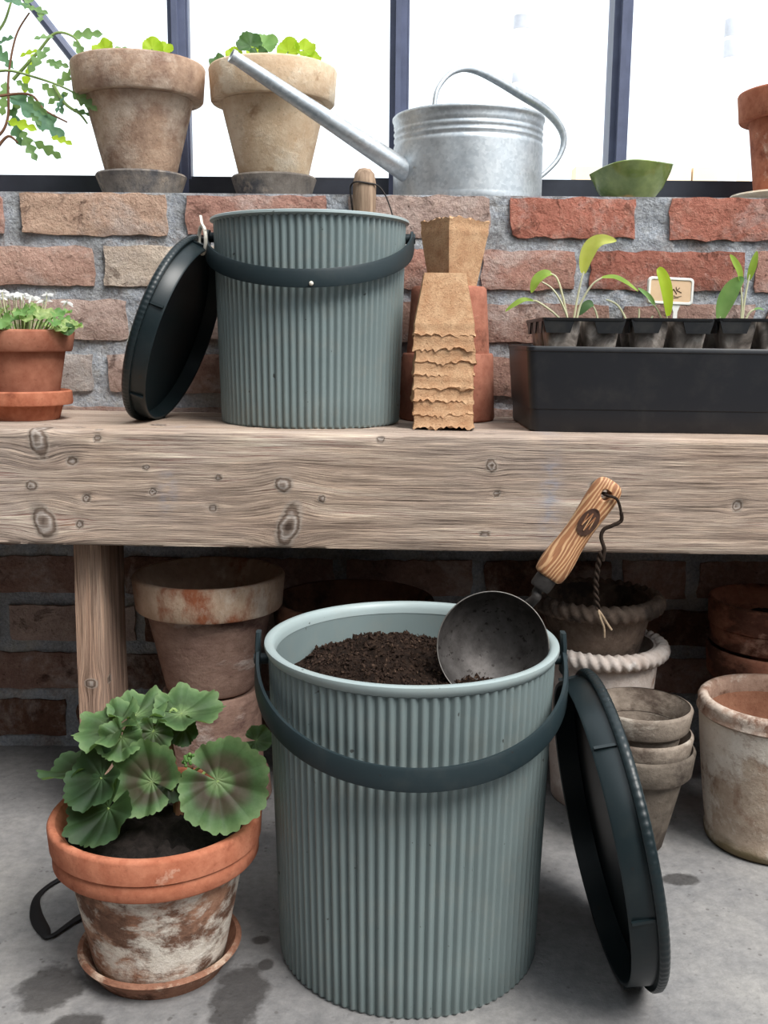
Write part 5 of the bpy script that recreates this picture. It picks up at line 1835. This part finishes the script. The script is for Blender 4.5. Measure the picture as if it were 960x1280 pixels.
# burnt oval stamp with two pale bars
oval = []
st_ = MB()
yy = front * 0.0128
n = 36
ring0 = [(0.0100 * math.cos(TAU * i / n), yy, 0.0745 + 0.0165 * math.sin(TAU * i / n)) for i in range(n)]
ring1 = [(x, yy + front * 0.0008, z) for x, y, z in ring0]
ring2 = [(x * .86, yy + front * 0.0008, 0.0745 + (z - .0745) * .9) for x, y, z in ring0]
ring3 = [(x, yy + front * 0.0004, z) for x, y, z in ring2]
st_ = loft([ring0, ring1, ring2, ring3], False, True)
so_ = st_.build('stamp', M['stamp'], wh, smooth=0)
bars = MB()
for x0, z0, x1, z1 in ((-.0050, .068, -.0035, .083), (-.0005, .064, .0010, .085), (.0045, .068, .0055, .082), (-.0035, .083, -.0005, .064), (.0010, .085, .0045, .068)):
    bars.tube([(x0, yy + front * 0.0006, z0), (x1, yy + front * 0.0006, z1)], 0.00065, 6)
bars.build('stamp_mark', M['ash'], wh, smooth=0)


# cord: dark loop through the hole, then a two-strand twist with frayed ends
def hw_(x, y, z):
    return hm2 @ Vector((x, y, z))


hole_f = hw_(0, front * 0.0125, 0.109)
hole_b = hw_(0, -front * 0.0125, 0.109)
W0 = lambda x, y, z: Vector((x, y, z)) - BC
loop = spline([hole_b, hole_b + Vector((.010, .004, -.002)), hw_(0, 0, 0.109), hole_f + Vector((.001, -.001, .0)), hole_f + Vector((.011, -.001, -.004)), hole_f + Vector((.0165, .001, -.018)), hole_f + Vector((.0175, .003, -.028)), hole_f + Vector((.008, .003, -.0335)),
               hole_f + Vector((-.0005, .004, -.038)), hole_f + Vector((-.003, .004, -.047)), hole_f + Vector((.001, .004, -.060)), hole_f + Vector((.000, .005, -.073))], 8)
MB().tube(loop, [0.0016 + (0.0006 if q > 40 else 0) for q in range(len(loop))], 8).build('cord_loop', M['cord'], sc)
p0 = hole_f + Vector((.000, .005, -.062))
tw = MB()
for s in (0, PI):
    pts = []
    for i in range(70):
        q = i / 69
        c_ = p0 + Vector((-.002 - .004 * math.sin(q * 3.0), 0, -0.066 * q))
        a = s + q * TAU * 4.2
        pts.append(c_ + Vector((0.0016 * math.cos(a), 0.0016 * math.sin(a), 0)))
    tw.tube(pts, [0.0019 - 0.0004 * (i / 69) for i in range(70)], 7)
tw.build('cord_twist', M['cord'], sc)
e_ = p0 + Vector((-.0026, 0, -0.066))
tw = MB()
tw.tube(spline([e_, e_ + Vector((.003, -.002, -.010)), e_ + Vector((.007, -.002, -.020)), e_ + Vector((.008, -.002, -.031))], 5), 0.0013, 6)
tw.tube(spline([e_, e_ + Vector((.006, 0, -.008)), e_ + Vector((.011, 0, -.016)), e_ + Vector((.016, 0, -.023))], 5), 0.0013, 6)
tw.build('cord_ends', M['cord_pale'], sc)

# ------------------------------------------------------------------ black rubber loop on the floor
pts = spline([(-0.300, 1.215, .0035), (-0.345, 1.222, .0035), (-0.402, 1.206, .0035), (-0.424, 1.164, .0035), (-0.414, 1.120, .0035), (-0.392, 1.084, .0035), (-0.3806, 1.074, .0035), (-0.358, 1.112, .0045), (-0.330, 1.135, .0045)], 8)
o = MB().tube(pts, [0.0058 + 0.0025 * math.sin(q * .22) for q in range(len(pts))], 10, 0.45, (0, 0, 1)).build('rubber_strap', M['rubber'], None)
tag(o, 'black rubber strap curled on the floor left of the geranium pot', 'strap')
